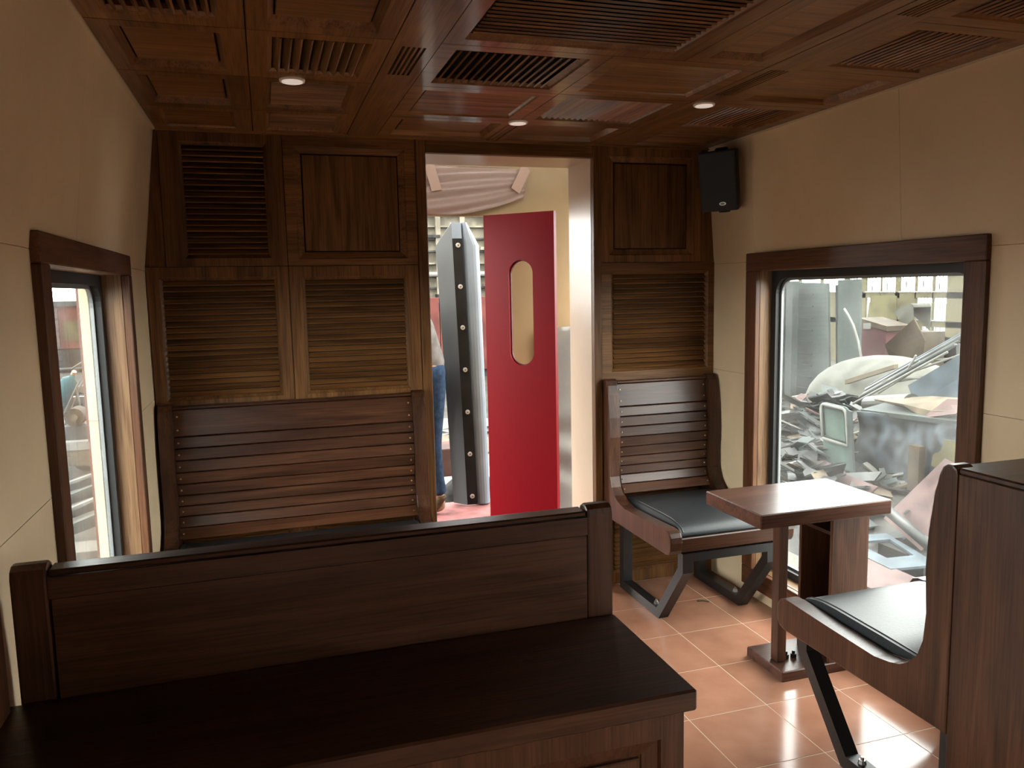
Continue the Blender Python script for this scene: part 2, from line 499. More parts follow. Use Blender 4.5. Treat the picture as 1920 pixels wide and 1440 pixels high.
for (a, b), k3, k4 in zip(rows[4:], ['open_v', 'reed', 'flat'], ['reed', 'louvre_v', 'flat']):
    cpan(0.516, 1.049, a, b, k3)
    cpan(1.049, 1.590, a, b, k4)
for a, b in ((0.36, 1.32), (1.32, 2.28)):
    cpan(0.516, 1.285, a, b, 'louvre_u', (0.055, 0.060, 0.05, 0.05))
    cpan(1.285, 1.590, a, b, 'flat', (0.060, 0.055, 0.05, 0.05))
def beam_board(u0, u1, slots):
    """long ceiling board between the panels with groups of ventilation slots cut through"""
    a = 0.36
    segs = []
    for s0, s1 in slots:
        segs.append((a, s0, False)); segs.append((s0, s1, True)); a = s1
    segs.append((a, YB, False))
    bm = bmesh.new()
    for s0, s1, slot in segs:
        if not slot:
            bbox(bm, u0+GAP, u1-GAP, s0, s1, ZC-0.001, ZC+0.022)
        else:
            w = u1-u0-2*GAP; n = 5
            xa = u0+GAP+0.028; xb = u1-GAP-0.024
            bbox(bm, u0+GAP, xa, s0, s1, ZC-0.001, ZC+0.022); bbox(bm, xb, u1-GAP, s0, s1, ZC-0.001, ZC+0.022)
            p = (xb-xa)/n
            for k in range(n):
                if k < n-1: bbox(bm, xa+k*p+0.0085, xa+(k+1)*p, s0, s1, ZC-0.001, ZC+0.022)
                else: bbox(bm, xa+k*p+0.0085, xb, s0, s1, ZC-0.001, ZC+0.022)
    from_bm('slotted_board', bm, W_CEIL[1], ceiling)
beam_board(0.384, 0.516, [(0.85, 1.15), (1.58, 1.88), (2.330, 2.630)])
beam_board(1.590, 1.720, [(0.72, 1.02), (1.45, 1.766), (2.300, 2.640)])
for x in (1.028, 1.074):                                      # short beads by the doorway light
    box('bead', x-0.004, x+0.004, 3.30, 3.64, ZC-0.006, ZC, W_CEIL, ceiling)
box('ceiling_board', XLT, XRT, YF, 0.358, ZC, ZC+0.03, W_CEIL, ceiling)

# ---------------------------------------------------------------- end wall: panelled cabinets round the doorway
wall_back = empty('wall_back', (0.9, YB, 0), kind='structure')
PW = lambda u, v, w: Vector((u, YB + w, v))
DX0, DX1, DZ = 0.737, 1.566, 2.178
def wpan(u0, u1, v0, v1, i, kind):
    framed_panel(wall_back, PW, 'wall', (u0+GAP, u1-GAP, v0+GAP, v1-GAP), i, kind, W_WALL)
ZS = 1.672
wpan(-0.392, 0.106, ZS, ZC-0.006, (-0.316, 0.040, 1.708, 2.196), 'louvre_u')
wpan(0.106, 0.690, ZS, ZC-0.006, (0.152, 0.640, 1.702, 2.192), 'flat')
wpan(-0.474, 0.106, 1.045, ZS, (-0.426, 0.058, 1.098, 1.628), 'louvre_u')
wpan(0.106, 0.690, 1.045, ZS, (0.162, 0.634, 1.098, 1.624), 'louvre_u')
wpan(-0.474, 0.106, 0.0, 1.045, (-0.426, 0.058, 0.06, 0.995), 'louvre_u')
wpan(0.106, 0.690, 0.0, 1.045, (0.162, 0.634, 0.06, 0.995), 'louvre_u')
wpan(1.608, 2.168, ZS, ZC-0.006, (1.652, 2.122, 1.708, 2.194), 'flat')
wpan(1.608, 2.250, 1.070, ZS, (1.662, 2.214, 1.122, 1.626), 'louvre_u')
wpan(1.608, 2.250, 0.0, 1.070, (1.662, 2.214, 0.06, 1.018), 'louvre_u')
# filler strips beside the top cupboards follow the leaning side walls
prism('filler_strip', [(XL+0.002, ZS), (-0.394, ZS), (-0.394, ZC), (XLT, ZC)], 'y', YB+0.004, YB+0.024, W_WALL[2], wall_back)
prism('filler_strip', [(2.170, ZS), (XR-0.002, ZS), (XRT, ZC), (2.170, ZC)], 'y', YB+0.004, YB+0.024, W_WALL[2], wall_back)
for a, b in ((0.690, DX0), (DX1, 1.608)):
    box('jamb', a+GAP, b, YB-0.006, YB+0.03, 0.0, ZC-0.004, W_WALL, wall_back, 0.003)
box('door_head', DX0, DX1, YB-0.006, YB+0.03, DZ, ZC-0.004, W_WALL, wall_back, 0.003)
box('cornice_bead', XLT, XRT, YB-0.014, YB-0.001, ZC-0.010, ZC, W_CEIL, wall_back)
YV = 3.985                                                    # vestibule side of the cabinets
box('cabinet_core', XL, DX0-0.004, YB+0.031, YV, 0.0, ZC+0.03, W_GROOVE, wall_back)
box('cabinet_core', DX1+0.014, XR, YB+0.031, YV, 0.0, ZC+0.03, W_GROOVE, wall_back)
box('cabinet_core', DX0-0.003, DX1+0.013, YB+0.031, YV, DZ+0.012, ZC+0.03, W_GROOVE, wall_back)
box('reveal', DX1, DX1+0.012, YB+0.030, YV, 0.0, DZ+0.011, CREAM_PANEL, wall_back)
box('reveal', DX0-0.003, DX0+0.004, YB+0.030, YV, 0.0, DZ, CREAM_PANEL, wall_back)
box('threshold', DX0+0.005, DX1, YB-0.010, YV+0.004, 0.0005, 0.008, W_SEAT, wall_back, 0.002)
box('soffit', DX0+0.005, DX1, YB+0.030, YV, DZ, DZ+0.011, CREAM_PANEL, wall_back)

# ---------------------------------------------------------------- seats
PROF = [(1.090, 0.040), (1.060, 0.056), (1.014, 0.066), (0.90, 0.081), (0.80, 0.086), (0.68, 0.078), (0.60, 0.080), (0.55, 0.098), (0.515, 0.130)]
def uf(z):
    for (za, ua), (zb, ub) in zip(PROF, PROF[1:]):
        if zb <= z <= za: return ua + (ub-ua)*(za-z)/(za-zb)
    return PROF[0][1] if z > PROF[0][0] else PROF[-1][1]
def side_outline():
    pts = [(0.0, 1.070), (0.004, 1.083), (0.016, 1.091), (0.032, 1.091), (0.045, 1.083)]
    pts += [(u, z) for z, u in PROF[1:]]
    pts += [(0.160, 0.495), (0.200, 0.484), (0.255, 0.480), (0.45, 0.486), (0.640, 0.494), (0.672, 0.494), (0.694, 0.485), (0.706, 0.468)]
    pts += [(0.710, 0.445), (0.706, 0.410), (0.694, 0.392), (0.670, 0.384), (0.0, 0.384)]
    return pts
def strap_path(bm, pts, half, xa, xb):
    """square tube bent along a path in the (y,z) plane, mitred corners"""
    P = [Vector(p) for p in pts]
    L, R = [], []
    for i, p in enumerate(P):
        d0 = (P[i]-P[i-1]).normalized() if i > 0 else (P[1]-P[0]).normalized()
        d1 = (P[i+1]-P[i]).normalized() if i < len(P)-1 else d0
        n0 = Vector((-d0.y, d0.x)); n1 = Vector((-d1.y, d1.x))
        n = (n0+n1).normalized(); k = half/max(0.35, n.dot(n0))
        L.append(p+n*k); R.append(p-n*k)
    rings = [[bm.verts.new((x, q.x, q.y)) for x, q in ((xa, l), (xb, l), (xb, r), (xa, r))] for l, r in zip(L, R)]
    for A, B in zip(rings, rings[1:]):
        for k in range(4): bm.faces.new((A[k], A[(k+1) % 4], B[(k+1) % 4], B[k]))
    bm.faces.new(rings[0][::-1]); bm.faces.new(rings[-1])
    return bm
bm = bmesh.new(); cyl(bm, (0, 0, 0), (0, 0.003, 0), 0.0045, 0.003, 8)
SCREW = bpy.data.meshes.new('screw'); bm.to_mesh(SCREW); bm.free(); setmats(SCREW, BRASS)

def seat(name, xa, xb, yback, d, label, cat, rear_panel):
    Y = lambda u: yback + d*u
    root = empty(name, ((xa+xb)/2, Y(0.35), 0), label, cat)
    T = 0.058
    out = side_outline()
    for a, b in ((xa, xa+T), (xb-T, xb)):
        prism('side_frame', [(Y(u), z) for u, z in out], 'x', a, b, W_SEAT[2], root, 0.005)
    x0, x1 = xa+T+0.001, xb-T-0.001
    zs = [1.066, 0.950, 0.900, 0.848, 0.796, 0.744, 0.694, 0.647, 0.602, 0.556, 0.513]
    for z1, z0 in zip(zs, zs[1:]):
        g = 0.0016
        bm = bmesh.new()
        za, zb = z0+g, z1-g
        rec, th = 0.020, 0.018
        bv = 0.003
        prof = [(uf(za)-rec-th, za), (uf(zb)-rec-th, zb), (uf(zb)-rec-bv, zb), (uf(zb)-rec, zb-bv), (uf(za)-rec, za+bv), (uf(za)-rec-bv, za)]
        poly_prism(bm, [(Y(max(0.004, u)), z) for u, z in prof], 'x', x0, x1)
        sl = from_bm('slat', bm, W_SEAT[0], root)
        zc = (za+zb)/2
        for zz in ((zb-0.028, zb-0.085) if z1-z0 > 0.08 else (zc,)):
            for xx in (x0+0.016, x1-0.016):
                inst('screw', SCREW, (xx, Y(uf(zz)-rec), zz), (0, 0, 0 if d > 0 else math.pi), (1, 1, 1), sl)
    box('top_rail', x0, x1, Y(0.004), Y(0.048), 1.068, 1.080, W_SEAT, root, 0.003)
    # seat: wooden tray, leather pad, front rail
    box('seat_board', x0, x1, Y(0.075), Y(0.655), 0.430, 0.452, W_SEAT, root)
    box('front_rail', x0, x1, Y(0.656), Y(0.690), 0.392, 0.456, W_SEAT, root, 0.004)
    bm = bmesh.new()
    pad = [(0.118, 0.455), (0.118, 0.492), (0.130, 0.503), (0.30, 0.509), (0.50, 0.513), (0.560, 0.512), (0.600, 0.508), (0.632, 0.500), (0.656, 0.489), (0.670, 0.476), (0.676, 0.464), (0.676, 0.4575)]
    poly_prism(bm, [(Y(u), z) for u, z in pad], 'x', x0+0.010, x1-0.010)
    for e in bm.edges: e.smooth = not any(len(f.verts) > 4 for f in e.link_faces)
    for f in bm.faces: f.smooth = True
    from_bm('cushion', bm, LEATHER, root)
    for xx in (x0+0.024, x1-0.024):
        bm = bmesh.new(); tube(bm, [(xx, Y(u), z+0.0005) for u, z in pad[2:-2]], 0.0028, 6)
        from_bm('seam_piping', bm, LEATHER, root)
    # steel sledge legs
    path = [(0.664, 0.384), (0.664, 0.302), (0.452, 0.024), (0.062, 0.024), (0.062, 0.384)]
    for a in (xa+0.072, xb-0.122):
        bm = bmesh.new(); strap_path(bm, [(Y(u), z) for u, z in path], 0.022, a, a+0.050)
        lg = from_bm('leg_frame', bm, BLACK_STEEL, root)
        bm = bmesh.new(); cyl(bm, (a+0.025, Y(0.395), 0.046), (a+0.025, Y(0.395), 0.058), 0.013, 0.010, 8)
        cyl(bm, (a+0.025, Y(0.395), 0.058), (a+0.025, Y(0.395), 0.068), 0.006, 0.005, 8)
        from_bm('bolt', bm, STEEL_BOLT, lg)
    box('cross_bar', xa+0.122, xb-0.122, Y(0.642), Y(0.686), 0.345, 0.384, BLACK_STEEL, root)
    if rear_panel:
        box('rear_rail', x0, x1, Y(-0.002), Y(0.0035), 1.030, 1.068, W_SEAT, root)
        box('rear_panel', x0+0.004, x1-0.002, Y(-0.001), Y(0.0035), 0.392, 1.0285, W_SEAT, root)
    return root
seat('train_bench', -0.462, 0.684, 3.655, -1, 'wide slatted wooden bench set against the louvred end wall', 'bench', False)
seat('train_chair', 1.610, 2.236, 3.655, -1, 'single slatted wooden train chair with black pad, by end wall and table', 'chair', False)
seat('train_bench', -0.447, 0.684, 1.505, 1, 'wide dark bench in the foreground seen from its plain back', 'bench', True)
seat('train_chair', 1.618, 2.236, 1.505, 1, 'single wooden train chair in right foreground facing the table, black pad lit', 'chair', True)

# ---------------------------------------------------------------- service cabinets behind the two near seats
def cabinet(name, x0, x1, y0, y1, h, label, over, doors):
    root = empty(name, ((x0+x1)/2, (y0+y1)/2, 0), label, 'cabinet')
    t = 0.040 if over else 0.016
    box('worktop', x0-(0 if x0 < 0 else over), x1+over, y0-over, y1, h-t, h, W_SEAT, root, 0.004)
    box('body', x0, x1, y0+0.020, y1, 0.0, h-t, W_SEAT[2], root, 0.002)
    n = doors; w = (x1-x0)/n
    P = lambda u, v, q: Vector((u, y0 + q, v))
    for k in range(n):
        a, b = x0+k*w+0.002, x0+(k+1)*w-0.002
        dr = framed_panel(root, P, 'wall', (a, b, 0.02, h-t-0.004), (a+0.045, b-0.045, 0.09, h-t-0.050), 'flat', W_SEAT)
        dr.name = 'door'
    return root
cabinet('service_cabinet', -0.473, 0.670, 1.172, 1.502, 0.848, 'low dark cabinet with broad empty top behind the foreground bench', 0.016, 2)
cabinet('service_cabinet', 1.618, 2.236, 1.10, 1.502, 1.088, 'tall plain wooden cabinet at right edge behind the near seat', 0.0, 1)

# ---------------------------------------------------------------- table
tb = empty('window_table', (2.05, 2.60, 0), 'small brown wooden table under the right window, on post and box', 'table')
box('tabletop', 1.665, 2.246, 2.380, 2.757, 0.667, 0.722, W_TABLE, tb, 0.004)
box('post', 1.880, 1.920, 2.560, 2.610, 0.042, 0.667, W_SEAT, tb, 0.004)
box('base_plate', 1.850, 2.246, 2.488, 2.730, 0.0, 0.042, W_TABLE, tb, 0.004)
bx = box('box_leg', 2.236, 2.246, 2.496, 2.690, 0.042, 0.667, W_SEAT, tb)
box('side_panel', 2.068, 2.236, 2.490, 2.506, 0.042, 0.667, W_SEAT, bx, 0.002)
box('side_panel', 2.068, 2.236, 2.676, 2.692, 0.042, 0.667, W_SEAT, bx, 0.002)
box('shelf', 2.080, 2.236, 2.506, 2.676, 0.560, 0.574, W_SEAT, bx)
for x, y in ((1.940, 2.590), (1.972, 2.585)):
    bm = bmesh.new(); cyl(bm, (x, y, 0.042), (x, y, 0.058), 0.012, 0.012, 8); cyl(bm, (x, y, 0.058), (x, y, 0.070), 0.007, 0.006, 8)
    from_bm('bolt', bm, BLACK_STEEL, tb)

# ---------------------------------------------------------------- loudspeaker on the right wall
spk = empty('loudspeaker', (2.10, 3.395, 2.04), 'black wall loudspeaker tilted down in the corner under the ceiling', 'loudspeaker')
fn = Vector((-0.78, -0.62, 0)).normalized()
rt = Vector((0.62, -0.78, 0)).normalized()
tl = math.radians(11)
nz = (fn*math.cos(tl) + Vector((0, 0, -1))*math.sin(tl)).normalized()
vv = rt.cross(nz) if rt.cross(nz).z > 0 else nz.cross(rt)
SP0 = Vector((2.10, 3.395, 2.042))
def sp(u, v, w): return SP0 + rt*u + vv*v + nz*w
def spk_block(name, w0, w1, hw0, hw1, hh, mat, parent, bulge=0.0, bev=0.006):
    bm = bmesh.new()
    A = [bm.verts.new(sp(u*hw0, v*hh, w0)) for u, v in ((-1,-1),(1,-1),(1,1),(-1,1))]
    B = [bm.verts.new(sp(u*hw1, v*hh, w1)) for u, v in ((-1,-1),(1,-1),(1,1),(-1,1))]
    for k in range(4): bm.faces.new((A[k], A[(k+1) % 4], B[(k+1) % 4], B[k]))
    bm.faces.new(A[::-1]); bm.faces.new(B)
    bmesh.ops.bevel(bm, geom=list(bm.edges), offset=bev, segments=2, profile=0.6, affect='EDGES', clamp_overlap=True)
    return from_bm(name, bm, mat, parent)
spk_block('enclosure', -0.150, -0.012, 0.060, 0.094, 0.141, SPK, spk, bev=0.012)
spk_block('grille', -0.014, 0.004, 0.094, 0.090, 0.141, SPK_GRILLE, spk, bev=0.008)
bm = bmesh.new()
cyl(bm, sp(0, -0.141, -0.075), sp(0, -0.153, -0.075), 0.034, 0.026, 14); cyl(bm, sp(0, 0.141, -0.075), sp(0, 0.153, -0.075), 0.034, 0.026, 14)
from_bm('swivel_knob', bm, SPK, spk)
bm = bmesh.new(); cyl(bm, sp(0, 0.0, -0.145), Vector((2.228, 3.50, 2.05)), 0.02, 0.02, 10)
from_bm('bracket', bm, SPK, spk)
def ellipse_plate(name, cu, cv, ru, rv, w0, w1, mat, parent):
    bm = bmesh.new()
    n = 20
    A = [bm.verts.new(sp(cu+ru*math.cos(2*math.pi*k/n), cv+rv*math.sin(2*math.pi*k/n), w0)) for k in range(n)]
    B = [bm.verts.new(sp(cu+ru*math.cos(2*math.pi*k/n), cv+rv*math.sin(2*math.pi*k/n), w1)) for k in range(n)]
    for k in range(n): bm.faces.new((A[k], A[(k+1) % n], B[(k+1) % n], B[k]))
    bm.faces.new(A[::-1]); bm.faces.new(B)
    return from_bm(name, bm, mat, parent)
bd = ellipse_plate('badge', 0.020, -0.106, 0.0165, 0.0085, 0.003, 0.0065, SILVER, spk)
ellipse_plate('badge_centre', 0.020, -0.106, 0.0105, 0.0045, 0.006, 0.0072, SPK, bd)
for k in (-1, 0, 1):
    bm = bmesh.new(); cyl(bm, sp(0.020+k*0.005, -0.1085, 0.0070), sp(0.020+k*0.005, -0.1035, 0.0070), 0.0009, 0.0009, 6)
    from_bm('badge_mark', bm, SILVER, bd)

# ---------------------------------------------------------------- ceiling downlights
LENS = plain('opal_lens', (0.85, 0.80, 0.74), 0.4)
LENS.node_tree.nodes['Principled BSDF'].inputs['Emission Color'].default_value = (1, 0.86, 0.74, 1)
LENS.node_tree.nodes['Principled BSDF'].inputs['Emission Strength'].default_value = 0.45
WHITE_TRIM = plain('white_trim', (0.8, 0.76, 0.7), 0.4)
for x, y, lab in ((0.124, 2.769, 'round white ceiling downlight above the left bench'), (1.052, 3.246, 'round white ceiling downlight just in front of the doorway'), (1.661, 2.788, 'round white ceiling downlight nearest the loudspeaker and right wall')):
    r = empty('downlight', (x, y, ZC), lab, 'light', 'ceiling downlights')
    bm = bmesh.new(); cyl(bm, (x, y, ZC+0.004), (x, y, ZC-0.006), 0.043, 0.040, 24)
    from_bm('trim_ring', bm, WHITE_TRIM, r)
    bm = bmesh.new(); cyl(bm, (x, y, ZC-0.005), (x, y, ZC-0.008), 0.034, 0.033, 24)
    from_bm('lens', bm, LENS, r)

# ---------------------------------------------------------------- vestibule beyond the doorway
OCHRE = plain('ochre_board', (0.3300, 0.2244, 0.0990), 0.5, noise=0.10, scale=4)
PINK_FLOOR = plain('dusty_pink_floor', (0.1584, 0.0660, 0.0627), 0.8, noise=0.35, scale=9, spec=0.1)
RED_PAINT = plain('red_gloss_paint', (0.155, 0.0010, 0.0045), 0.34, spec=0.12)
TAPE = plain('masking_tape', (0.4092, 0.2640, 0.1914), 0.6)
YE = 4.765
vf = box('vestibule_floor', XL-WT, XR+WT, YV, 5.56, -0.12, 0.0, PINK_FLOOR); vf['kind'] = 'structure'
box('floor', XL-WT, XR+WT, YE, 5.56, GROUND, -0.121, W_GROOVE)['kind'] = 'structure'
wv = empty('wall_vestibule', (1.5, YE, 0), kind='structure')
box('end_board', 1.335, XR+WT, YE, YE+0.06, 0.0, 2.0, OCHRE, wv)
box('end_board', XL-WT, 0.70, YE, YE+0.06, 0.0, 2.0, OCHRE, wv)
box('lintel_board', XL-WT, XR+WT, YE, YE+0.06, 2.0, 2.45, OCHRE, wv)
vc = box('ceiling_vestibule', XL-WT, XR+WT, YV, YE+0.06, 2.45, 2.50, CREAM_PANEL); vc['kind'] = 'structure'
for a, b in ((XL-WT, XL), (XR, XR+WT)):
    box('side_header', a, b, YV, YE, 2.10, 2.45, PLASTER, wv)

def sheet_mat(name, col, alpha, rough):
    m = bpy.data.materials.new(name); m.use_nodes = True
    nt = m.node_tree; nt.nodes.clear(); L = nt.links.new
    out = N(nt, 'ShaderNodeOutputMaterial')
    tr = N(nt, 'ShaderNodeBsdfTransparent')
    b = N(nt, 'ShaderNodeBsdfPrincipled'); b.inputs['Base Color'].default_value = (*col, 1); b.inputs['Roughness'].default_value = rough
    mx = N(nt, 'ShaderNodeMixShader'); mx.inputs[0].default_value = alpha
    L(tr.outputs[0], mx.inputs[1]); L(b.outputs[0], mx.inputs[2]); L(mx.outputs[0], out.inputs['Surface'])
    return m
FILM_PINK = sheet_mat('milky_plastic_film', (0.4356, 0.3102, 0.2508), 0.62, 0.25)
FILM_CLEAR = sheet_mat('clear_plastic_film', (0.2376, 0.2376, 0.2178), 0.55, 0.2)
def film(name, corner, du, dv, nu, nv, fold, mat, label):
    """crinkled hanging sheet: corner + s*du + t*dv, displaced along y by folds"""
    bm = bmesh.new(); rows_ = []
    for i in range(nu+1):
        r_ = []
        for j in range(nv+1):
            a, b = i/nu, j/nv
            p = Vector(corner) + Vector(du)*a + Vector(dv)*b
            q = fold(a, b)
            r_.append(bm.verts.new(p + Vector((0, q[0], q[1]))))
        rows_.append(r_)
    for i in range(nu):
        for j in range(nv):
            bm.faces.new((rows_[i][j], rows_[i+1][j], rows_[i+1][j+1], rows_[i][j+1]))
    o = from_bm(name, bm, mat, None, True)
    md = o.modifiers.new('thickness', 'SOLIDIFY'); md.thickness = 0.0015
    return props(o, label, 'plastic sheet')
film('plastic_film', (0.72, YE-0.035, 2.30), (0.86, 0, -0.02), (-0.02, 0, -0.27), 40, 26,
     lambda a, b: (-0.018-0.020*math.sin(20*b+5*a+2.2*math.sin(3*a))*(0.25+b)*(1-0.7*a), 0.13*a*a*b - 0.05*b*math.sin(2.6*a)), FILM_PINK,
     'milky pinkish plastic film sagging over the board above the red door')
film('plastic_film', (1.66, YE-0.030, 1.30), (0.50, 0, 0.02), (0.0, 0, -1.24), 26, 40,
     lambda a, b: (-0.020-0.018*math.sin(26*(b-0.35)*(1.6-1.2*a)+4*a)*math.cos(4*b+1), 0.0), FILM_CLEAR,
     'clear creased plastic film hanging beside the red door')
for x, z, an, lab in ((0.985, 2.215, 0.30, 'left strip of masking tape holding the plastic film'), (1.530, 2.215, -0.45, 'right strip of masking tape holding the plastic film')):
    bm = bmesh.new()
    c, sn = math.cos(an), math.sin(an)
    pts = [(-0.033, -0.075), (0.028, -0.083), (0.033, 0.070), (0.010, 0.083), (-0.028, 0.072)]
    poly_prism(bm, [(x + c*p[0]+sn*p[1]*-1, z + sn*p[0]+c*p[1]) for p in pts], 'y', YE-0.082, YE-0.079)
    props(from_bm('tape_strip', bm, TAPE), lab, 'tape')

# red door leaf with a capsule-shaped opening, hinged on the end wall and swung towards us
DA, DB = Vector((1.300, 4.732, 0)), Vector((1.632, 4.395, 0))
dd = (DB-DA).normalized(); dn = Vector((dd.y, -dd.x, 0)); dn = dn if dn.y < 0 else -dn
DW = (DB-DA).length
dr = empty('red_door', ((DA+DB)/2), 'glossy red door leaf standing ajar with a capsule-shaped opening', 'door')
def leaf_ring(bm, outer, inner, t0, t1):
    n = len(outer)
    def v(p, t): 
        q = DA + dd*p[0] - dn*t
        return bm.verts.new((q.x, q.y, p[1]))
    V = [[v(p, t) for p in o] for t in (t0, t1) for o in (outer, inner)]
    for i in range(n):
        j = (i+1) % n
        for a, b in ((V[0], V[1]), (V[3], V[2]), (V[2], V[0]), (V[1], V[3])):
            bm.faces.new((a[i], a[j], b[j], b[i]))
cu, cz, hw, hh = 0.248, 1.405, 0.082, 0.318
inner, outer = [], []
NQ = 48
for k in range(NQ):
    a = 2*math.pi*k/NQ
    cx_, sx_ = math.cos(a), math.sin(a)
    inner.append((cu + hw*cx_, cz + (hh-hw)*(1 if sx_ > 0 else -1) + hw*sx_))
    mx_ = max(abs(cx_), abs(sx_))
    ox, oz = cx_/mx_, sx_/mx_
    outer.append((DW*(ox+1)/2, (2.0 if oz > 0 else 0.012) if abs(oz) > 0.9999 else cz + ((2.0-cz) if oz > 0 else (cz-0.012))*oz))
bm = bmesh.new(); leaf_ring(bm, outer, inner, 0.0, 0.034); from_bm('leaf', bm, RED_PAINT, dr)
inner2 = [(cu + (p[0]-cu)*0.93, cz + (p[1]-cz)*0.982) for p in inner]
bm = bmesh.new(); leaf_ring(bm, inner, inner2, 0.018, 0.032); from_bm('opening_rim', bm, plain('dark_red_rim', (0.10, 0.004, 0.008), 0.5), dr)
for z in (0.25, 1.0, 1.75):
    bm = bmesh.new(); q = DA - dn*0.030; cyl(bm, (q.x-0.004, q.y+0.002, z-0.045), (q.x-0.004, q.y+0.002, z+0.045), 0.008, 0.008, 8)
    from_bm('hinge', bm, ALU, dr)

# grey gangway fender standing beyond the door, with a bolted rubber strip
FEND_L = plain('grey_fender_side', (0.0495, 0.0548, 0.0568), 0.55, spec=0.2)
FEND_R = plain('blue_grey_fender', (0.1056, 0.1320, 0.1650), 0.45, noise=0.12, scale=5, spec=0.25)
STRIP = plain('black_rubber_strip', (0.0053, 0.0050, 0.0056), 0.6, noise=0.4, scale=12, spec=0.12)
WHITE_PL = plain('white_washer', (0.2310, 0.2277, 0.2178), 0.4)
fd = empty('gangway_fender', (1.33, 5.42, 0), 'tall grey gangway fender with bolted black strip beyond the doorway', 'fender')
def fx(z): return 1.300 + 0.060*(1-z/2.0)
def loft(name, prof_fn, zs, mat, parent, smooth=False):
    bm = bmesh.new()
    R_ = [[bm.verts.new((p[0], p[1], z)) for p in prof_fn(z)] for z in zs]
    n = len(R_[0])
    for A, B in zip(R_, R_[1:]):
        for k in range(n): bm.faces.new((A[k], A[(k+1) % n], B[(k+1) % n], B[k]))
    bm.faces.new(R_[0][::-1]); bm.faces.new(R_[-1])
    return from_bm(name, bm, mat, parent, smooth)
def shell_left(z):
    x = fx(z); k = 0.145 - 0.02*(1-z/2)
    k = k if z < 1.86 else k - (z-1.86)*0.75
    return [(x-k, 5.50), (x-0.045, 5.40), (x-0.045, 5.425), (x-k+0.01, 5.53)]
def shell_right(z):
    x = fx(z); R0 = 0.135 - 0.02*(1-z/2)
    R0 = R0 if z < 1.86 else R0 - (z-1.86)*0.55
    pts = [(x+0.020, 5.42)]
    for k in range(9):
        a = math.radians(200 + 150*k/8)
        pts.append((x + 0.022 + R0*0.5 + R0*0.5*math.cos(a), 5.46 + 0.075*math.sin(a)))
    return pts + [(x+0.022+R0, 5.56), (x+0.020, 5.56)]
zz_ = [0.012, 0.4, 0.9, 1.4, 1.86, 2.015]
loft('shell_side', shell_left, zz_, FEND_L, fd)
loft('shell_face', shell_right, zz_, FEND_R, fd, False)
loft('rubber_strip', lambda z: [(fx(z)-0.046, 5.398), (fx(z)+0.021, 5.392), (fx(z)+0.021, 5.43), (fx(z)-0.046, 5.43)], [0.014, 0.6, 1.3, 1.905], STRIP, fd)
loft('cap_plate', lambda z: [(fx(z)-0.046, 5.40), (fx(z)+0.021, 5.395), (fx(z)+0.021, 5.43), (fx(z)-0.046, 5.43)], [1.906, 2.014], FEND_R, fd)
for z in (0.075, 0.385, 0.690, 0.992, 1.290, 1.575, 1.860):
    bm = bmesh.new(); x = fx(z)-0.008
    cyl(bm, (x, 5.396, z), (x, 5.386, z), 0.017, 0.015, 12)
    w_ = from_bm('washer', bm, WHITE_PL, fd)
    bm = bmesh.new(); cyl(bm, (x, 5.388, z), (x, 5.382, z), 0.0055, 0.005, 8); from_bm('bolt_head', bm, BLACK_STEEL, w_)

# ---------------------------------------------------------------- worker standing beyond the doorway
SKIN = plain('skin', (0.1980, 0.1056, 0.0660), 0.5)
SHIRT = plain('pale_grey_shirt', (0.1320, 0.1320, 0.1287), 0.8, noise=0.25, scale=14, spec=0.1)
JEANS = plain('blue_jeans', (0.0132, 0.0277, 0.0561), 0.85, noise=0.45, scale=30, spec=0.1)
BOOT = plain('brown_boot', (0.0462, 0.0297, 0.0165), 0.6, noise=0.4, scale=40, spec=0.1)
HAIR = plain('black_hair', (0.012, 0.010, 0.009), 0.5)
PX, PY = 1.063, 5.40
person = empty('person', (PX, PY, 0), 'worker in pale grey shirt and blue jeans, half hidden by the door jamb', 'person')
def skin_obj(name, J, E_, root, mat, parent, levels=2):
    names = list(J)
    me = bpy.data.meshes.new(name)
    me.from_pydata([Vector(J[n][0]) for n in names], [(names.index(a), names.index(b)) for a, b in E_], [])
    setmats(me, mat)
    o = bpy.data.objects.new(name, me)
    link(o, parent, (PX, PY, 0))
    md = o.modifiers.new('skin', 'SKIN'); md.use_smooth_shade = True
    for i, n in enumerate(names):
        r = J[n][1]; r = r if isinstance(r, tuple) else (r, r)
        me.skin_vertices[0].data[i].radius = r
        me.skin_vertices[0].data[i].use_root = (n == root)
    sb = o.modifiers.new('smooth', 'SUBSURF'); sb.levels = levels; sb.render_levels = levels
    return o
def body(k):
    J = {'pelvis': ((0.0, 0, 0.97), (0.115*k, 0.135*k)), 'waist': ((-0.035, 0, 1.10), (0.105*k, 0.125*k)), 'chest': ((-0.105, 0, 1.31), (0.125*k, 0.150*k)),
         'collar': ((-0.155, 0, 1.45), 0.075*k), 'neck': ((-0.185, 0, 1.53), 0.050), 'head': ((-0.215, 0, 1.635), (0.095, 0.080)), 'crown': ((-0.225, 0, 1.715), (0.075, 0.065))}
    for s_, t in ((1, 'l'), (-1, 'r')):
        J.update({'sh'+t: ((-0.135, 0.165*s_, 1.405), 0.062*k), 'el'+t: ((-0.290, 0.215*s_, 1.150), 0.045*k), 'wr'+t: ((-0.455, 0.185*s_, 1.020), 0.031*k),
                  'hip'+t: ((0.005, 0.085*s_, 0.90), 0.094*k), 'kn'+t: ((-0.012, 0.095*s_, 0.49), 0.061*k), 'an'+t: ((0.030, 0.10*s_, 0.095), 0.043*k)})
    return J
J = body(0.84)
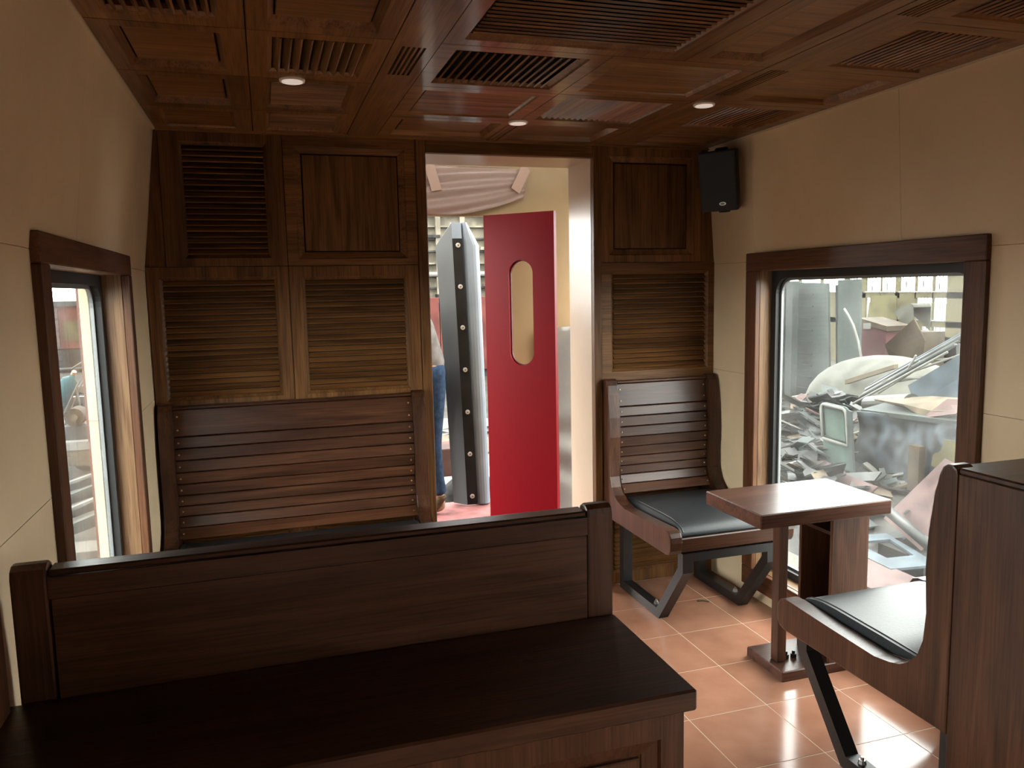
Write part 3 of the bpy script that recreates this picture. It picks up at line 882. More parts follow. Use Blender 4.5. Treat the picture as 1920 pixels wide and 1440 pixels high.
ED = [('pelvis', 'waist'), ('waist', 'chest'), ('chest', 'collar'), ('collar', 'neck'), ('neck', 'head'), ('head', 'crown')]
for t, s_ in (('l', 1), ('r', -1)):
    J['heel'+t] = ((0.045, 0.10*s_, 0.045), 0.036); J['ball'+t] = ((-0.10, 0.105*s_, 0.035), 0.034); J['toe'+t] = ((-0.165, 0.108*s_, 0.030), 0.022)
    J['palm'+t] = ((-0.520, 0.165*s_, 0.965), (0.024, 0.038))
    ED += [('collar', 'sh'+t), ('sh'+t, 'el'+t), ('el'+t, 'wr'+t), ('wr'+t, 'palm'+t), ('pelvis', 'hip'+t), ('hip'+t, 'kn'+t), ('kn'+t, 'an'+t), ('an'+t, 'heel'+t), ('heel'+t, 'ball'+t), ('ball'+t, 'toe'+t)]
    for q, (dy, ln) in enumerate(((-0.030, 0.068), (-0.010, 0.082), (0.010, 0.077), (0.029, 0.060))):
        a, b, c = 'k%d%s' % (q, t), 'm%d%s' % (q, t), 'f%d%s' % (q, t)
        J[a] = ((-0.550, (0.155+dy)*s_, 0.950), 0.0095); J[b] = ((-0.550-ln*0.55, (0.150+dy)*s_, 0.930), 0.0088); J[c] = ((-0.550-ln*0.85, (0.148+dy)*s_, 0.930-ln*0.45), 0.0075)
        ED += [('palm'+t, a), (a, b), (b, c)]
    J['th1'+t] = ((-0.515, (0.118)*s_, 0.955), 0.0105); J['th2'+t] = ((-0.550, 0.098*s_, 0.930), 0.0095)
    ED += [('palm'+t, 'th1'+t), ('th1'+t, 'th2'+t)]
J['nose'] = ((-0.318, 0, 1.625), 0.012); ED.append(('head', 'nose'))
skin_obj('body', J, ED, 'pelvis', SKIN, person)
K = body(1.13)
sj = {n: K[n] for n in ('waist', 'chest', 'collar', 'shl', 'shr')}
sj['hem'] = ((0.010, 0, 0.945), (0.138, 0.160)); sj['neckhole'] = ((-0.172, 0, 1.492), 0.064)
for t, s_ in (('l', 1), ('r', -1)): sj['cuff'+t] = ((-0.300, 0.214*s_, 1.145), 0.058)
skin_obj('shirt', sj, [('hem', 'waist'), ('waist', 'chest'), ('chest', 'collar'), ('collar', 'neckhole'), ('collar', 'shl'), ('collar', 'shr'), ('shl', 'cuffl'), ('shr', 'cuffr')], 'hem', SHIRT, person)
tj = {'belt': ((-0.020, 0, 1.06), (0.112, 0.132)), 'pelvis': ((0.0, 0, 0.96), (0.124, 0.146))}
te = [('belt', 'pelvis')]
for t, s_ in (('l', 1), ('r', -1)):
    for n in ('hip', 'kn', 'an'): tj[n+t] = (K[n+t][0], K[n+t][1]*0.98)
    tj['turn'+t] = ((0.030, 0.10*s_, 0.125), 0.058); tj['an'+t] = ((0.012, 0.10*s_, 0.25), 0.055)
    te += [('pelvis', 'hip'+t), ('hip'+t, 'kn'+t), ('kn'+t, 'an'+t), ('an'+t, 'turn'+t)]
skin_obj('trousers', tj, te, 'pelvis', JEANS, person)
for t, s_ in (('l', 1), ('r', -1)):
    skin_obj('boot', {'a': ((0.032, 0.10*s_, 0.135), 0.052), 'b': ((0.038, 0.10*s_, 0.055), 0.050), 'c': ((-0.075, 0.105*s_, 0.046), 0.044), 'd': ((-0.165, 0.108*s_, 0.042), 0.036)}, [('a', 'b'), ('b', 'c'), ('c', 'd')], 'b', BOOT, person)
skin_obj('hair', {'a': ((-0.175, 0, 1.63), (0.062, 0.080)), 'b': ((-0.205, 0, 1.715), (0.085, 0.082)), 'c': ((-0.245, 0, 1.745), (0.060, 0.068))}, [('a', 'b'), ('b', 'c')], 'b', HAIR, person)

# ---------------------------------------------------------------- yard outside
GROUND_MAT = plain('pale_dusty_ground', (0.0429, 0.0403, 0.0350), 0.9, noise=0.3, scale=1.5, spec=0.1)
gr = box('ground', -70, 70, -40, 90, GROUND-0.2, GROUND, GROUND_MAT); gr['kind'] = 'structure'
APRON = plain('pale_concrete', (0.0627, 0.0594, 0.0515), 0.9, noise=0.15, scale=3, spec=0.1)
ap = box('ground_apron', XR+0.2, 4.3, -4, 12, GROUND, GROUND+0.10, APRON); ap['kind'] = 'structure'

def plate(name, pts, th, mat, label=None, cat=None, parent=None, group=None):
    """flat polygon in space with a thickness"""
    P_ = [Vector(p) for p in pts]
    n = Vector((0, 0, 0))
    for i in range(1, len(P_)-1): n += (P_[i]-P_[0]).cross(P_[i+1]-P_[0])
    n.normalize()
    bm = bmesh.new()
    A = [bm.verts.new(p) for p in P_]; B = [bm.verts.new(p+n*th) for p in P_]
    m_ = len(P_)
    for k in range(m_): bm.faces.new((A[k], A[(k+1) % m_], B[(k+1) % m_], B[k]))
    bm.faces.new(A[::-1]); bm.faces.new(B)
    return props(from_bm(name, bm, mat, parent), label, cat, group)
def rod(name, pts, r, mat, label=None, cat=None, parent=None, n=8):
    bm = bmesh.new(); tube(bm, pts, r, n)
    return props(from_bm(name, bm, mat, parent, True), label, cat)
def ymat(name, c, noise=0.3, scale=4, rough=0.7, metal=0.0): return plain(name, tuple(q*0.19 for q in c), rough, metal*0.3, noise, scale, spec=0.12, lo=0.40, hi=0.60)
Y_GREY = ymat('grey_green_sheet', (0.155, 0.185, 0.17), 0.14, 2.2)
Y_GREY2 = ymat('darker_grey_sheet', (0.10, 0.12, 0.115), 0.2, 2.5)
Y_STEEL = ymat('dull_steel', (0.12, 0.125, 0.12), 0.3, 6, 0.45, 0.4)
Y_WHITE = ymat('dirty_white', (0.42, 0.42, 0.38), 0.15, 6)
Y_CREAM = ymat('cream_fibreglass', (0.20, 0.20, 0.165), 0.25, 4)
Y_MAROON = ymat('maroon_paint', (0.16, 0.055, 0.06), 0.2, 5)
Y_OLIVE = ymat('olive_tarp', (0.20, 0.18, 0.085), 0.25, 3)
Y_BROWN = ymat('rusty_brown', (0.12, 0.085, 0.05), 0.4, 5)
Y_BLUE = ymat('weathered_blue', (0.085, 0.105, 0.125), 0.7, 9)
Y_BLUE2 = ymat('pale_blue_sheet', (0.17, 0.22, 0.26), 0.3, 5)
Y_PINK = ymat('faded_pink_sheet', (0.25, 0.155, 0.145), 0.25, 6)
Y_TAN = ymat('torn_tan_board', (0.28, 0.22, 0.15), 0.25, 6)
Y_GREEN = ymat('mint_green_panel', (0.12, 0.175, 0.145), 0.3, 6)
Y_DARK = ymat('dark_scrap', (0.06, 0.06, 0.056), 0.5, 7)
Y_WALL = ymat('ochre_hall_wall', (0.26, 0.23, 0.13), 0.15, 2)
Y_RED = ymat('faded_red_paint', (0.26, 0.075, 0.06), 0.25, 2)
Y_TEAL = ymat('turquoise_paint', (0.16, 0.34, 0.38), 0.12, 5)

# hall wall with barred windows, to the right
hw_ = empty('wall_hall', (17, 18, GROUND), kind='structure')
def hall_bar(y0, y1, z0, z1, m=Y_WALL, nm='hall_post'): return box(nm, 17.10, 17.16, y0, y1, z0, z1, m, hw_)
posts = [(15.2, 16.52), (18.15, 18.31), (19.46, 19.66), (20.20, 20.40), (21.4, 21.5), (22.5, 22.6), (23.7, 24.0), (16.95, 17.0), (17.55, 17.6), (18.86, 18.88)]
for a, b in posts: hall_bar(a, b, -0.9, 3.4)
hall_bar(15.2, 24.0, 1.08, 1.24, nm='hall_rail'); hall_bar(15.2, 24.0, 0.31, 0.47, nm='hall_rail'); hall_bar(15.2, 24.0, -0.9, 0.06, nm='hall_plinth'); hall_bar(15.2, 24.0, 3.4, 3.9, nm='hall_beam')
hall_bar(18.31, 18.86, 0.47, 1.08, nm='hall_infill'); hall_bar(17.60, 18.15, 0.47, 1.08, nm='hall_infill'); hall_bar(17.35, 19.46, 0.06, 0.31, nm='hall_infill'); hall_bar(19.66, 23.7, 0.06, 1.08, nm='hall_infill')
Y_BAR = plain('window_bar', (0.10, 0.11, 0.12), 0.6)
def grille(y0, y1, z0, z1, diamond, nb):
    g = box('grille', 17.06, 17.09, y0, y1, z0, z0+0.03, Y_BAR, hw_)
    for k in range(1, nb):
        y = y0 + (y1-y0)*k/nb
        box('bar', 17.06, 17.08, y-0.008, y+0.008, z0+0.03, (z0+z1)/2-0.1 if diamond else z1, Y_BAR, g)
    if diamond:
        yc, zc_ = (y0+y1)/2, 1.70
        bm = bmesh.new()
        q = [(yc-0.15, zc_), (yc, zc_+0.18), (yc+0.15, zc_), (yc, zc_-0.18), (yc-0.15, zc_)]
        tube(bm, [(17.07, p[0], p[1]) for p in q], 0.010, 5); from_bm('diamond', bm, Y_BLUE2, g)
        box('bar', 17.06, 17.08, yc-0.008, yc+0.008, z0+0.03, zc_-0.18, Y_BAR, g)
        box('bar', 17.06, 17.08, y0, y1, 1.895, 1.915, Y_BAR, g)
for a, b in ((16.52, 16.95), (17.0, 17.55), (17.60, 18.15), (18.31, 18.86), (18.88, 19.46), (19.66, 20.2), (20.4, 21.4)): grille(a, b, 1.24, 3.4, True, 4)
for a, b in ((16.52, 16.95), (17.0, 17.55), (18.88, 19.46)): grille(a, b, 0.47, 1.08, False, 5)
for a, b in ((16.52, 16.95), (17.0, 17.35)): grille(a, b, 0.06, 0.31, False, 3)

# scrap heap: mound with countless shards, then the pieces that can be told apart
def mound_h(x, y):
    a = math.exp(-(((x-8.2)/2.4)**2 + ((y-9.0)/3.2)**2))
    b = math.exp(-(((x-5.6)/1.1)**2 + ((y-6.6)/1.8)**2))
    c = math.exp(-(((x-7.4)/0.9)**2 + ((y-9.4)/1.5)**2))
    return GROUND + 0.02 + 0.40*a + 0.22*b + 0.35*c + 0.05*math.sin(3.1*x+1.7*y)*a + 0.03*math.sin(7*y-5*x)
bm = bmesh.new(); G_ = []
for i in range(45):
    G_.append([bm.verts.new((4.3+i*0.22, 3.6+j*0.26, max(GROUND-0.02, mound_h(4.3+i*0.22, 3.6+j*0.26)-0.06))) for j in range(52)])
for i in range(44):
    for j in range(51): bm.faces.new((G_[i][j], G_[i+1][j], G_[i+1][j+1], G_[i][j+1]))
rnd = random.Random(3)
SH = [Y_DARK, Y_STEEL, Y_WHITE, Y_PINK, Y_TAN, Y_GREY2, ymat('rubble', (0.11, 0.105, 0.095), 0.5, 9)]
for f in bm.faces: f.material_index = 6
for k in range(1500):
    x, y = rnd.uniform(4.8, 11), rnd.uniform(4.6, 13.5)
    q = rnd.random()
    if q < 0.35: x, y = rnd.uniform(5.2, 7.2), rnd.uniform(6.6, 9.6)
    elif q < 0.75: x, y = rnd.uniform(6.6, 9.6), rnd.uniform(8.4, 12.5)
    z = mound_h(x, y)
    L_, w_ = rnd.uniform(0.08, 0.45), rnd.uniform(0.02, 0.14)
    M_ = Matrix.Translation((x, y, z+0.01)) @ Matrix.Rotation(rnd.uniform(0, 6.28), 4, 'Z') @ Matrix.Rotation(rnd.uniform(-0.5, 0.5), 4, 'Y') @ Matrix.Rotation(rnd.uniform(-0.4, 0.4), 4, 'X')
    n0 = len(bm.verts)
    vs = [bm.verts.new(M_ @ Vector(p)) for p in ((-L_,-w_,0),(L_*rnd.uniform(.6,1),-w_,0),(L_,w_*rnd.uniform(.3,1),0),(-L_*rnd.uniform(.5,1),w_,0),(-L_,-w_,0.02),(L_,-w_,0.02),(L_,w_,0.02),(-L_,w_,0.02))]
    mi = rnd.choice((0, 0, 0, 0, 1, 1, 1, 1, 5, 5, 5, 2, 3, 4))
    for f in ((3,2,1,0),(4,5,6,7),(0,1,5,4),(1,2,6,5),(2,3,7,6),(3,0,4,7)):
        F_ = bm.faces.new([vs[i] for i in f]); F_.material_index = mi
props(from_bm('scrap_heap', bm, SH), 'grey rubble mound strewn with loose metal shards outside the right window', 'scrap', kind='stuff')

# upright carriage sheets
cs = empty('carriage_sheet', (11.1, 13.6, GROUND), 'row of tall grey-green carriage wall sheets standing upright outside right window', 'metal sheet')
plate('sheet', [(11, 14.56, 1.57), (11, 13.60, 1.54), (11, 13.46, -0.9), (11, 14.56, -0.9)], 0.05, Y_GREY, parent=cs)
plate('sheet', [(11.2, 13.62, 1.50), (11.2, 13.40, 1.50), (11.2, 13.30, -0.9), (11.2, 13.50, -0.9)], 0.05, Y_GREY2, parent=cs)
plate('sheet', [(11.1, 13.42, 1.60), (11.1, 12.80, 1.61), (11.1, 12.72, -0.9), (11.1, 13.34, -0.9)], 0.05, Y_GREY, parent=cs)
for y, w, m in ((14.10, 0.22, Y_GREY2), (14.36, 0.20, Y_STEEL), (14.62, 0.22, Y_GREY2)):
    box('edge_post', 10.45, 10.60, y-w/2, y+w/2, -0.9, 1.60, m, cs, 0.01)
for k in range(9):
    box('rib', 10.93, 10.96, 13.98, 14.44, 1.30-k*0.25, 1.325-k*0.25, Y_GREY2, cs)
rod('curved_trim', [(10.6, 12.62, 1.05), (10.6, 12.50, 0.92), (10.6, 12.36, 0.74), (10.6, 12.22, 0.45), (10.6, 12.13, 0.16), (10.6, 12.20, 0.05)], 0.022, Y_WHITE, 'thin white curved trim strip leaning on grey sheets', 'trim strip')
mb = empty('maroon_box', (13, 14.5, GROUND), 'maroon box with sloping lid beyond the grey sheets', 'box')
prism('box_body', [(14.12, -0.9), (14.95, -0.9), (14.95, 0.60), (14.14, 0.46)], 'x', 13.0, 13.6, Y_MAROON, mb)
prism('lid', [(14.08, 0.47), (14.97, 0.62), (14.97, 0.74), (14.08, 0.58)], 'x', 12.96, 13.64, Y_BROWN, mb)
plate('notice', [(12.95, 14.80, 0.62), (12.95, 14.55, 0.64), (12.95, 14.55, 0.50), (12.95, 14.78, 0.49)], 0.004, Y_WHITE, parent=mb)
plate('tarp', [(16.5, 18.58, 1.16), (16.5, 17.62, 1.16), (16.4, 17.5, -0.3), (16.3, 18.2, -0.6), (16.4, 18.6, 0.4)], 0.03, Y_OLIVE, 'olive tarpaulin hanging in front of the barred hall windows', 'tarpaulin')
bm = bmesh.new(); R_ = []
for i in range(13):
    a = math.radians(10+80*i/12)
    R_.append([bm.verts.new((14.0+0.5*q, 15.16-0.75*math.sin(a)*0.98, 0.42+0.62*math.cos(a-math.radians(60))*1.0)) for q in (0, 1)])
R0_ = [bm.verts.new((14.0, 14.42, 0.40)), bm.verts.new((14.5, 14.42, 0.40))]
for A, B in zip(R_, R_[1:]): bm.faces.new((A[0], B[0], B[1], A[1])); bm.faces.new((A[0], R0_[0], B[0])); bm.faces.new((A[1], B[1], R0_[1]))
props(from_bm('arched_hood', bm, Y_CREAM), 'pale arched hood lying on scrap under hall windows', 'hood')
box('scrap_crate', 13.7, 14.7, 14.2, 15.3, -0.9, 0.40, Y_BROWN); props(bpy.data.objects['scrap_crate'], 'brown crate carrying the pale arched hood', 'crate')
plate('crumpled_sheet', [(12, 13.08, 0.27), (12, 12.34, 0.82), (12.1, 12.15, 0.40), (12.2, 12.3, -0.3), (12.2, 12.9, -0.4)], 0.03, Y_BROWN, 'rusty brown crumpled sheet behind the cream dome', 'metal sheet')
# cream dome
bm = bmesh.new(); R_ = []
for i in range(9):
    a = math.radians(90*i/8)
    R_.append([bm.verts.new((9.6+1.05*math.cos(a)*math.cos(t), 10.35+1.62*math.cos(a)*math.sin(t), -0.62+0.98*math.sin(a)**0.9)) for t in [2*math.pi*k/36 for k in range(36)]] if i < 8 else [bm.verts.new((9.6, 10.35, 0.36))])
for A, B in zip(R_, R_[1:]):
    for k in range(36):
        if len(B) == 1: bm.faces.new((A[k], A[(k+1) % 36], B[0]))
        else: bm.faces.new((A[k], A[(k+1) % 36], B[(k+1) % 36], B[k]))
o = from_bm('dome_panel', bm, Y_CREAM, None, True); props(o, 'large cream domed panel lying on the scrap heap', 'panel')
plate('wooden_plank', [(8.62, 10.20, 0.03), (8.75, 9.34, 0.34), (8.75, 9.34, 0.28), (8.62, 10.20, -0.04)], 0.09, Y_TAN, 'thin wooden plank resting across the cream dome', 'plank')
# lattice of angle steel
la = empty('steel_lattice', (7.3, 7.5, GROUND), 'grey angle-steel lattice frame tilted up over the scrap', 'steel frame')
def bar(p, q, r, m, nm='member'): rod(nm, [p, q], r, m, parent=la, n=6)
for dx, dz, r_, m_ in ((0, 0, 0.030, Y_STEEL), (-0.10, -0.085, 0.022, Y_GREY2), (-0.05, -0.045, 0.016, Y_STEEL), (0.06, 0.065, 0.015, Y_BLUE2), (-0.20, -0.16, 0.014, Y_WHITE)):
    bar((7.3+dx, 8.24, 0.17+dz), (7.2+dx, 6.72, 0.94+dz), r_, m_, 'main_rail')
for p, q in (((7.2, 7.92, 0.18), (7.1, 6.70, 0.86)), ((7.2, 7.75, 0.37), (7.1, 6.60, 0.52)), ((7.2, 7.85, 0.33), (7.1, 6.62, 0.76)), ((7.2, 7.55, 0.38), (7.1, 7.25, 0.70)), ((7.2, 7.3, 0.62), (7.1, 6.65, 0.72)), ((7.2, 7.60, 0.36), (7.1, 6.7, 0.58))):
    bar(p, q, 0.013, Y_WHITE)
rod('lattice_prop', [(7.32, 8.2, 0.17), (7.4, 8.25, -0.6)], 0.03, Y_STEEL, parent=la, n=6); rod('lattice_prop', [(7.18, 6.75, 0.86), (7.3, 6.7, -0.85)], 0.03, Y_STEEL, parent=la, n=6)
plate('blue_sheet', [(7.0, 7.25, 0.36), (7.0, 6.50, 0.80), (7.1, 6.40, -0.5), (7.2, 7.0, -0.5)], 0.03, Y_BLUE2, 'pale blue sheet leaning under the steel lattice', 'metal sheet')
rr_ = empty('metal_roll', (6.9, 7.3, 0), 'grey rolled metal tube lying below the lattice', 'roll')
bm = bmesh.new(); cyl(bm, (7.0, 7.85, 0.06), (6.75, 6.92, 0.22), 0.10, 0.10, 16); from_bm('tube_wall', bm, Y_STEEL, rr_)
bm = bmesh.new(); cyl(bm, (6.75, 6.93, 0.22), (6.73, 6.90, 0.222), 0.07, 0.07, 14); from_bm('end_ring', bm, Y_DARK, rr_)
plate('torn_board', [(6.6, 7.31, 0.20), (6.55, 6.84, 0.21), (6.5, 6.48, 0.11), (6.5, 6.40, 0.20), (6.5, 6.02, 0.25), (6.7, 6.0, 0.36), (6.8, 6.7, 0.30)], 0.02, Y_TAN, 'torn tan and pink board on top of the blue wreck', 'board')
plate('torn_board', [(6.45, 6.46, 0.13), (6.45, 6.05, 0.23), (6.6, 6.0, 0.36), (6.6, 6.3, 0.34)], 0.015, Y_PINK, 'small pink torn scrap of board above blue wreck', 'board')
# blue wrecked body panel: buckled sheet
bw = empty('wrecked_body', (6.5, 6.6, GROUND), 'buckled weathered blue carriage side lying in the scrap', 'wreck')
bm = bmesh.new(); G_ = []
for i in range(25):
    col_ = []
    for j in range(15):
        y = 7.30-1.55*i/24; z = 0.10-0.92*j/14
        x = 6.45 + 0.05*math.sin(5*y+2*z) + 0.035*math.sin(11*z+3*y) + 0.18*(j/14)**2*-1 + 0.02*math.sin(17*y)
        col_.append(bm.verts.new((x, y, z + 0.05*(i/24))))
    G_.append(col_)
for i in range(24):
    for j in range(14): bm.faces.new((G_[i][j], G_[i+1][j], G_[i+1][j+1], G_[i][j+1]))
o = from_bm('side_sheet', bm, Y_BLUE, bw, True); md = o.modifiers.new('thickness', 'SOLIDIFY'); md.thickness = 0.02
plate('roof_edge', [(6.42, 7.32, 0.06), (6.42, 5.75, 0.14), (6.9, 5.75, 0.20), (6.9, 7.32, 0.14)], 0.05, Y_GREY2, parent=bw)
box('rust_post', 6.24, 6.32, 6.28, 6.42, -0.9, -0.12, Y_BROWN, bw)
plate('patch', [(6.36, 6.20, -0.02), (6.34, 5.85, 0.0), (6.30, 5.85, -0.35), (6.32, 6.2, -0.30)], 0.02, Y_OLIVE, parent=bw)
# mint green panel with window frame
gp = empty('window_panel', (6.1, 7.2, GROUND), 'mint green panel with rounded pale window frame, tilted on scrap', 'window panel')
E0, EU, EV = Vector((6.10, 7.52, -0.52)), Vector((-0.02, -0.475, -0.01)), Vector((0.10, 0.21, 0.68))
def gpt(u, v, w=0.0): return E0 + EU*u + EV*v + Vector((-w, 0, 0))
bm = bmesh.new()
poly = [(0, 0), (1, 0)] + [(1-0.13+0.13*math.cos(math.radians(a)), 0.90+0.10*math.sin(math.radians(a))) for a in range(0, 91, 18)] + [(0.13+0.13*math.cos(math.radians(a)), 0.90+0.10*math.sin(math.radians(a))) for a in range(90, 181, 18)]
A = [bm.verts.new(gpt(u, v)) for u, v in poly]; B = [bm.verts.new(gpt(u, v, -0.03)) for u, v in poly]
for k in range(len(poly)): bm.faces.new((A[k], A[(k+1) % len(poly)], B[(k+1) % len(poly)], B[k]))
bm.faces.new(A[::-1]); bm.faces.new(B); from_bm('sheet', bm, Y_GREEN, gp)
fr_ = [(0.03, 0.40)] + [(p[0]*0.94+0.03, p[1]*0.97) for p in poly[2:][::-1]] + [(0.97, 0.40), (0.03, 0.40)]
rod('frame', [gpt(u, v, 0.015) for u, v in fr_], 0.020, Y_WHITE, parent=gp, n=6)
rod('frame', [gpt(0.5+(u-0.5)*0.84, 0.69+(v-0.69)*0.84, 0.012) for u, v in fr_], 0.008, Y_DARK, parent=gp, n=6)
plate('side_board', [gpt(1.02, 0.0), gpt(1.14, 0.0), gpt(1.16, 0.96), gpt(1.03, 0.98)], 0.03, Y_GREY2, parent=gp)
plate('pink_strip', [(5.9, 7.18, -0.50), (5.85, 6.40, -0.52), (5.75, 6.42, -0.60), (5.75, 7.15, -0.60)], 0.02, Y_PINK, 'long faded pink strip at the foot of the green panel', 'metal sheet')
# rags
def lump(name, c, r, mat, label, cat, seed):
    rn = random.Random(seed); bm = bmesh.new()
    bmesh.ops.create_icosphere(bm, subdivisions=3, radius=1)
    ph = [rn.uniform(0, 6.28) for _ in range(6)]
    for v in bm.verts:
        d = v.co.normalized()
        k = 1 + 0.22*math.sin(5*d.x+ph[0])*math.cos(4*d.y+ph[1]) + 0.12*math.sin(11*d.z+7*d.x+ph[2]) + 0.08*math.sin(15*d.y+ph[3])
        v.co = Vector((c[0]+r[0]*d.x*k, c[1]+r[1]*d.y*k, c[2]+r[2]*d.z*k))
    return props(from_bm(name, bm, mat, None), label, cat)
lump('rag_bundle', (6.3, 8.30, -0.80), (0.30, 0.42, 0.16), Y_WHITE, 'white rag bundle at the bottom left of the right window', 'rags', 1)
lump('rag_bundle', (5.85, 7.60, -0.84), (0.20, 0.26, 0.10), Y_TAN, 'smaller beige rag bundle beside the white rags', 'rags', 2)
plate('mint_sheet', [(6.2, 8.12, -0.44), (6.1, 7.74, -0.50), (6.05, 7.79, -0.60), (6.1, 8.04, -0.55)], 0.015, Y_GREEN, 'small bent mint sheet above the rags', 'metal sheet')
plate('pink_sheet', [(6.6, 9.0, -0.60), (6.7, 8.73, -0.52), (6.6, 8.40, -0.58), (6.5, 8.95, -0.70)], 0.015, Y_PINK, 'small faded pink sheet behind the white rags', 'metal sheet')
plate('scrap_board', [(7.0, 9.6, -0.48), (7.4, 9.2, -0.16), (7.4, 9.13, -0.19), (7.0, 9.53, -0.53)], 0.03, Y_TAN, 'narrow pale board sticking out of the scrap by grey posts', 'board')
# pink plate, beam, blue frame, slab near the car
pk = empty('pink_plate', (5.3, 5.3, GROUND), 'large flat pink metal plate leaning, with small square hole', 'metal sheet')
plate('plate_sheet', [(5.25, 5.66, -0.58), (5.55, 5.30, 0.02), (5.45, 4.75, -0.05), (5.05, 5.02, -0.66)], 0.012, Y_PINK, parent=pk)
plate('hole_patch', [(5.235, 5.42, -0.470), (5.255, 5.39, -0.425), (5.250, 5.36, -0.430), (5.230, 5.39, -0.475)], 0.004, Y_DARK, parent=pk)
rod('steel_beam', [(5.1, 5.50, -0.42), (4.85, 4.70, -0.52)], 0.045, Y_STEEL, 'dark steel beam lying before the pink plate', 'beam', n=4)
bf = empty('cutout_sheet', (4.7, 5.0, GROUND), 'pale blue sheet frame with rounded cut-out near the car', 'metal frame')
bm = bmesh.new()
o_ = [(4.95, 5.30), (4.75, 4.55), (4.35, 4.60), (4.40, 5.35)]
q_ = [(4.86, 5.16), (4.74, 4.78), (4.50, 4.80), (4.54, 5.20)]
V_ = [[bm.verts.new((p[0], p[1], z)) for p in r] for z in (-0.60, -0.58) for r in (o_, q_)]
for i in range(4):
    j = (i+1) % 4
    for a, b in ((V_[0], V_[1]), (V_[3], V_[2]), (V_[2], V_[0]), (V_[1], V_[3])): bm.faces.new((a[i], a[j], b[j], b[i]))
from_bm('ring_sheet', bm, Y_BLUE2, bf)
box('support', 4.36, 4.44, 4.62, 5.28, -0.80, -0.605, Y_DARK, bf); box('support', 4.76, 4.84, 4.70, 5.18, -0.80, -0.605, Y_DARK, bf)
sb_ = empty('rust_slab', (4.15, 4.55, GROUND+0.10), 'thick rusty tan slab on the concrete beside the car', 'slab')
box('slab_top', 3.95, 4.40, 4.20, 4.86, -0.62, -0.585, Y_PINK, sb_, 0.004); box('slab_body', 3.97, 4.38, 4.22, 4.84, -0.80, -0.62, Y_BROWN, sb_, 0.004)

# ---- seen through the left window
rc = empty('red_railcar', (-4.2, 29.5, GROUND), 'faded red railcar parked far off outside the left window', 'railcar')
box('body_wall', -9.5, -2.5, 29.0, 31.2, -0.10, 1.28, Y_RED, rc, 0.02); box('roof', -9.6, -2.4, 28.9, 31.3, 1.28, 1.46, Y_STEEL, rc, 0.03); box('underframe', -9.3, -2.7, 29.1, 31.1, -0.72, -0.10, Y_DARK, rc)
for k in range(5):
    x = -8.9+k*1.28; w_ = box('side_window', x, x+0.78, 28.97, 29.0, 0.16, 0.80, Y_OLIVE, rc); box('window_post', x-0.24, x-0.12, 28.95, 29.0, -0.05, 1.2, Y_PINK, rc)
for x in (-8.5, -7.2, -4.9, -3.6):
    bm = bmesh.new(); cyl(bm, (x, 29.1, -0.55), (x, 29.25, -0.55), 0.35, 0.35, 18); from_bm('wheel', bm, Y_DARK, rc)
gc = empty('gas_cylinder', (-2.87, 12.8, 0), 'turquoise gas cylinder lying on a steel trolley outside left window', 'cylinder')
bm = bmesh.new(); tube(bm, [(-3.25, 13.2, -0.30), (-3.22, 13.17, -0.26), (-2.86, 12.85, 0.22), (-2.77, 12.78, 0.35), (-2.73, 12.74, 0.41), (-2.71, 12.73, 0.45)], [0.06, 0.125, 0.125, 0.11, 0.04, 0.035], 16); from_bm('vessel', bm, Y_TEAL, gc, True)
bm = bmesh.new(); tube(bm, [(-2.71, 12.73, 0.45), (-2.68, 12.70, 0.50)], 0.03, 8); from_bm('valve', bm, BRASS, gc)
tr_ = empty('steel_trolley', (-2.6, 12.5, GROUND), 'pale tubular trolley carrying the turquoise cylinder', 'trolley')
for q in (0.0, 0.32):
    rod('handle_rail', [(-2.95+q*0.1, 12.5+q, -0.35), (-2.62, 12.45+q, 0.30), (-2.42, 12.4+q, 0.60), (-2.50, 12.42+q, 0.66), (-2.66, 12.48+q, 0.56)], 0.014, Y_WHITE, parent=tr_, n=6)
for q in (0.0, 0.34):
    bm = bmesh.new(); cyl(bm, (-2.52, 12.3+q, 0.12-0.80), (-2.52, 12.36+q, 0.12-0.80), 0.22, 0.22, 16); from_bm('wheel', bm, Y_DARK, tr_)
rod('axle', [(-2.52, 12.3, -0.68), (-2.52, 12.7, -0.68)], 0.02, Y_STEEL, parent=tr_, n=6); rod('upright', [(-2.52, 12.4, -0.66), (-2.62, 12.45, 0.30)], 0.016, Y_STEEL, parent=tr_, n=6)
em = empty('electric_motor', (-2.55, 11.7, GROUND), 'rusty round motor standing on beams outside left window', 'motor')
bm = bmesh.new(); cyl(bm, (-2.50, 11.6, -0.02), (-2.50, 11.9, -0.02), 0.12, 0.12, 18); from_bm('housing', bm, Y_BROWN, em); box('foot', -2.65, -2.35, 11.6, 11.9, -0.55, -0.14, Y_STEEL, em)
bm = bmesh.new(); cyl(bm, (-2.50, 11.57, -0.02), (-2.50, 11.6, -0.02), 0.05, 0.05, 12); from_bm('shaft_cap', bm, Y_TAN, em)
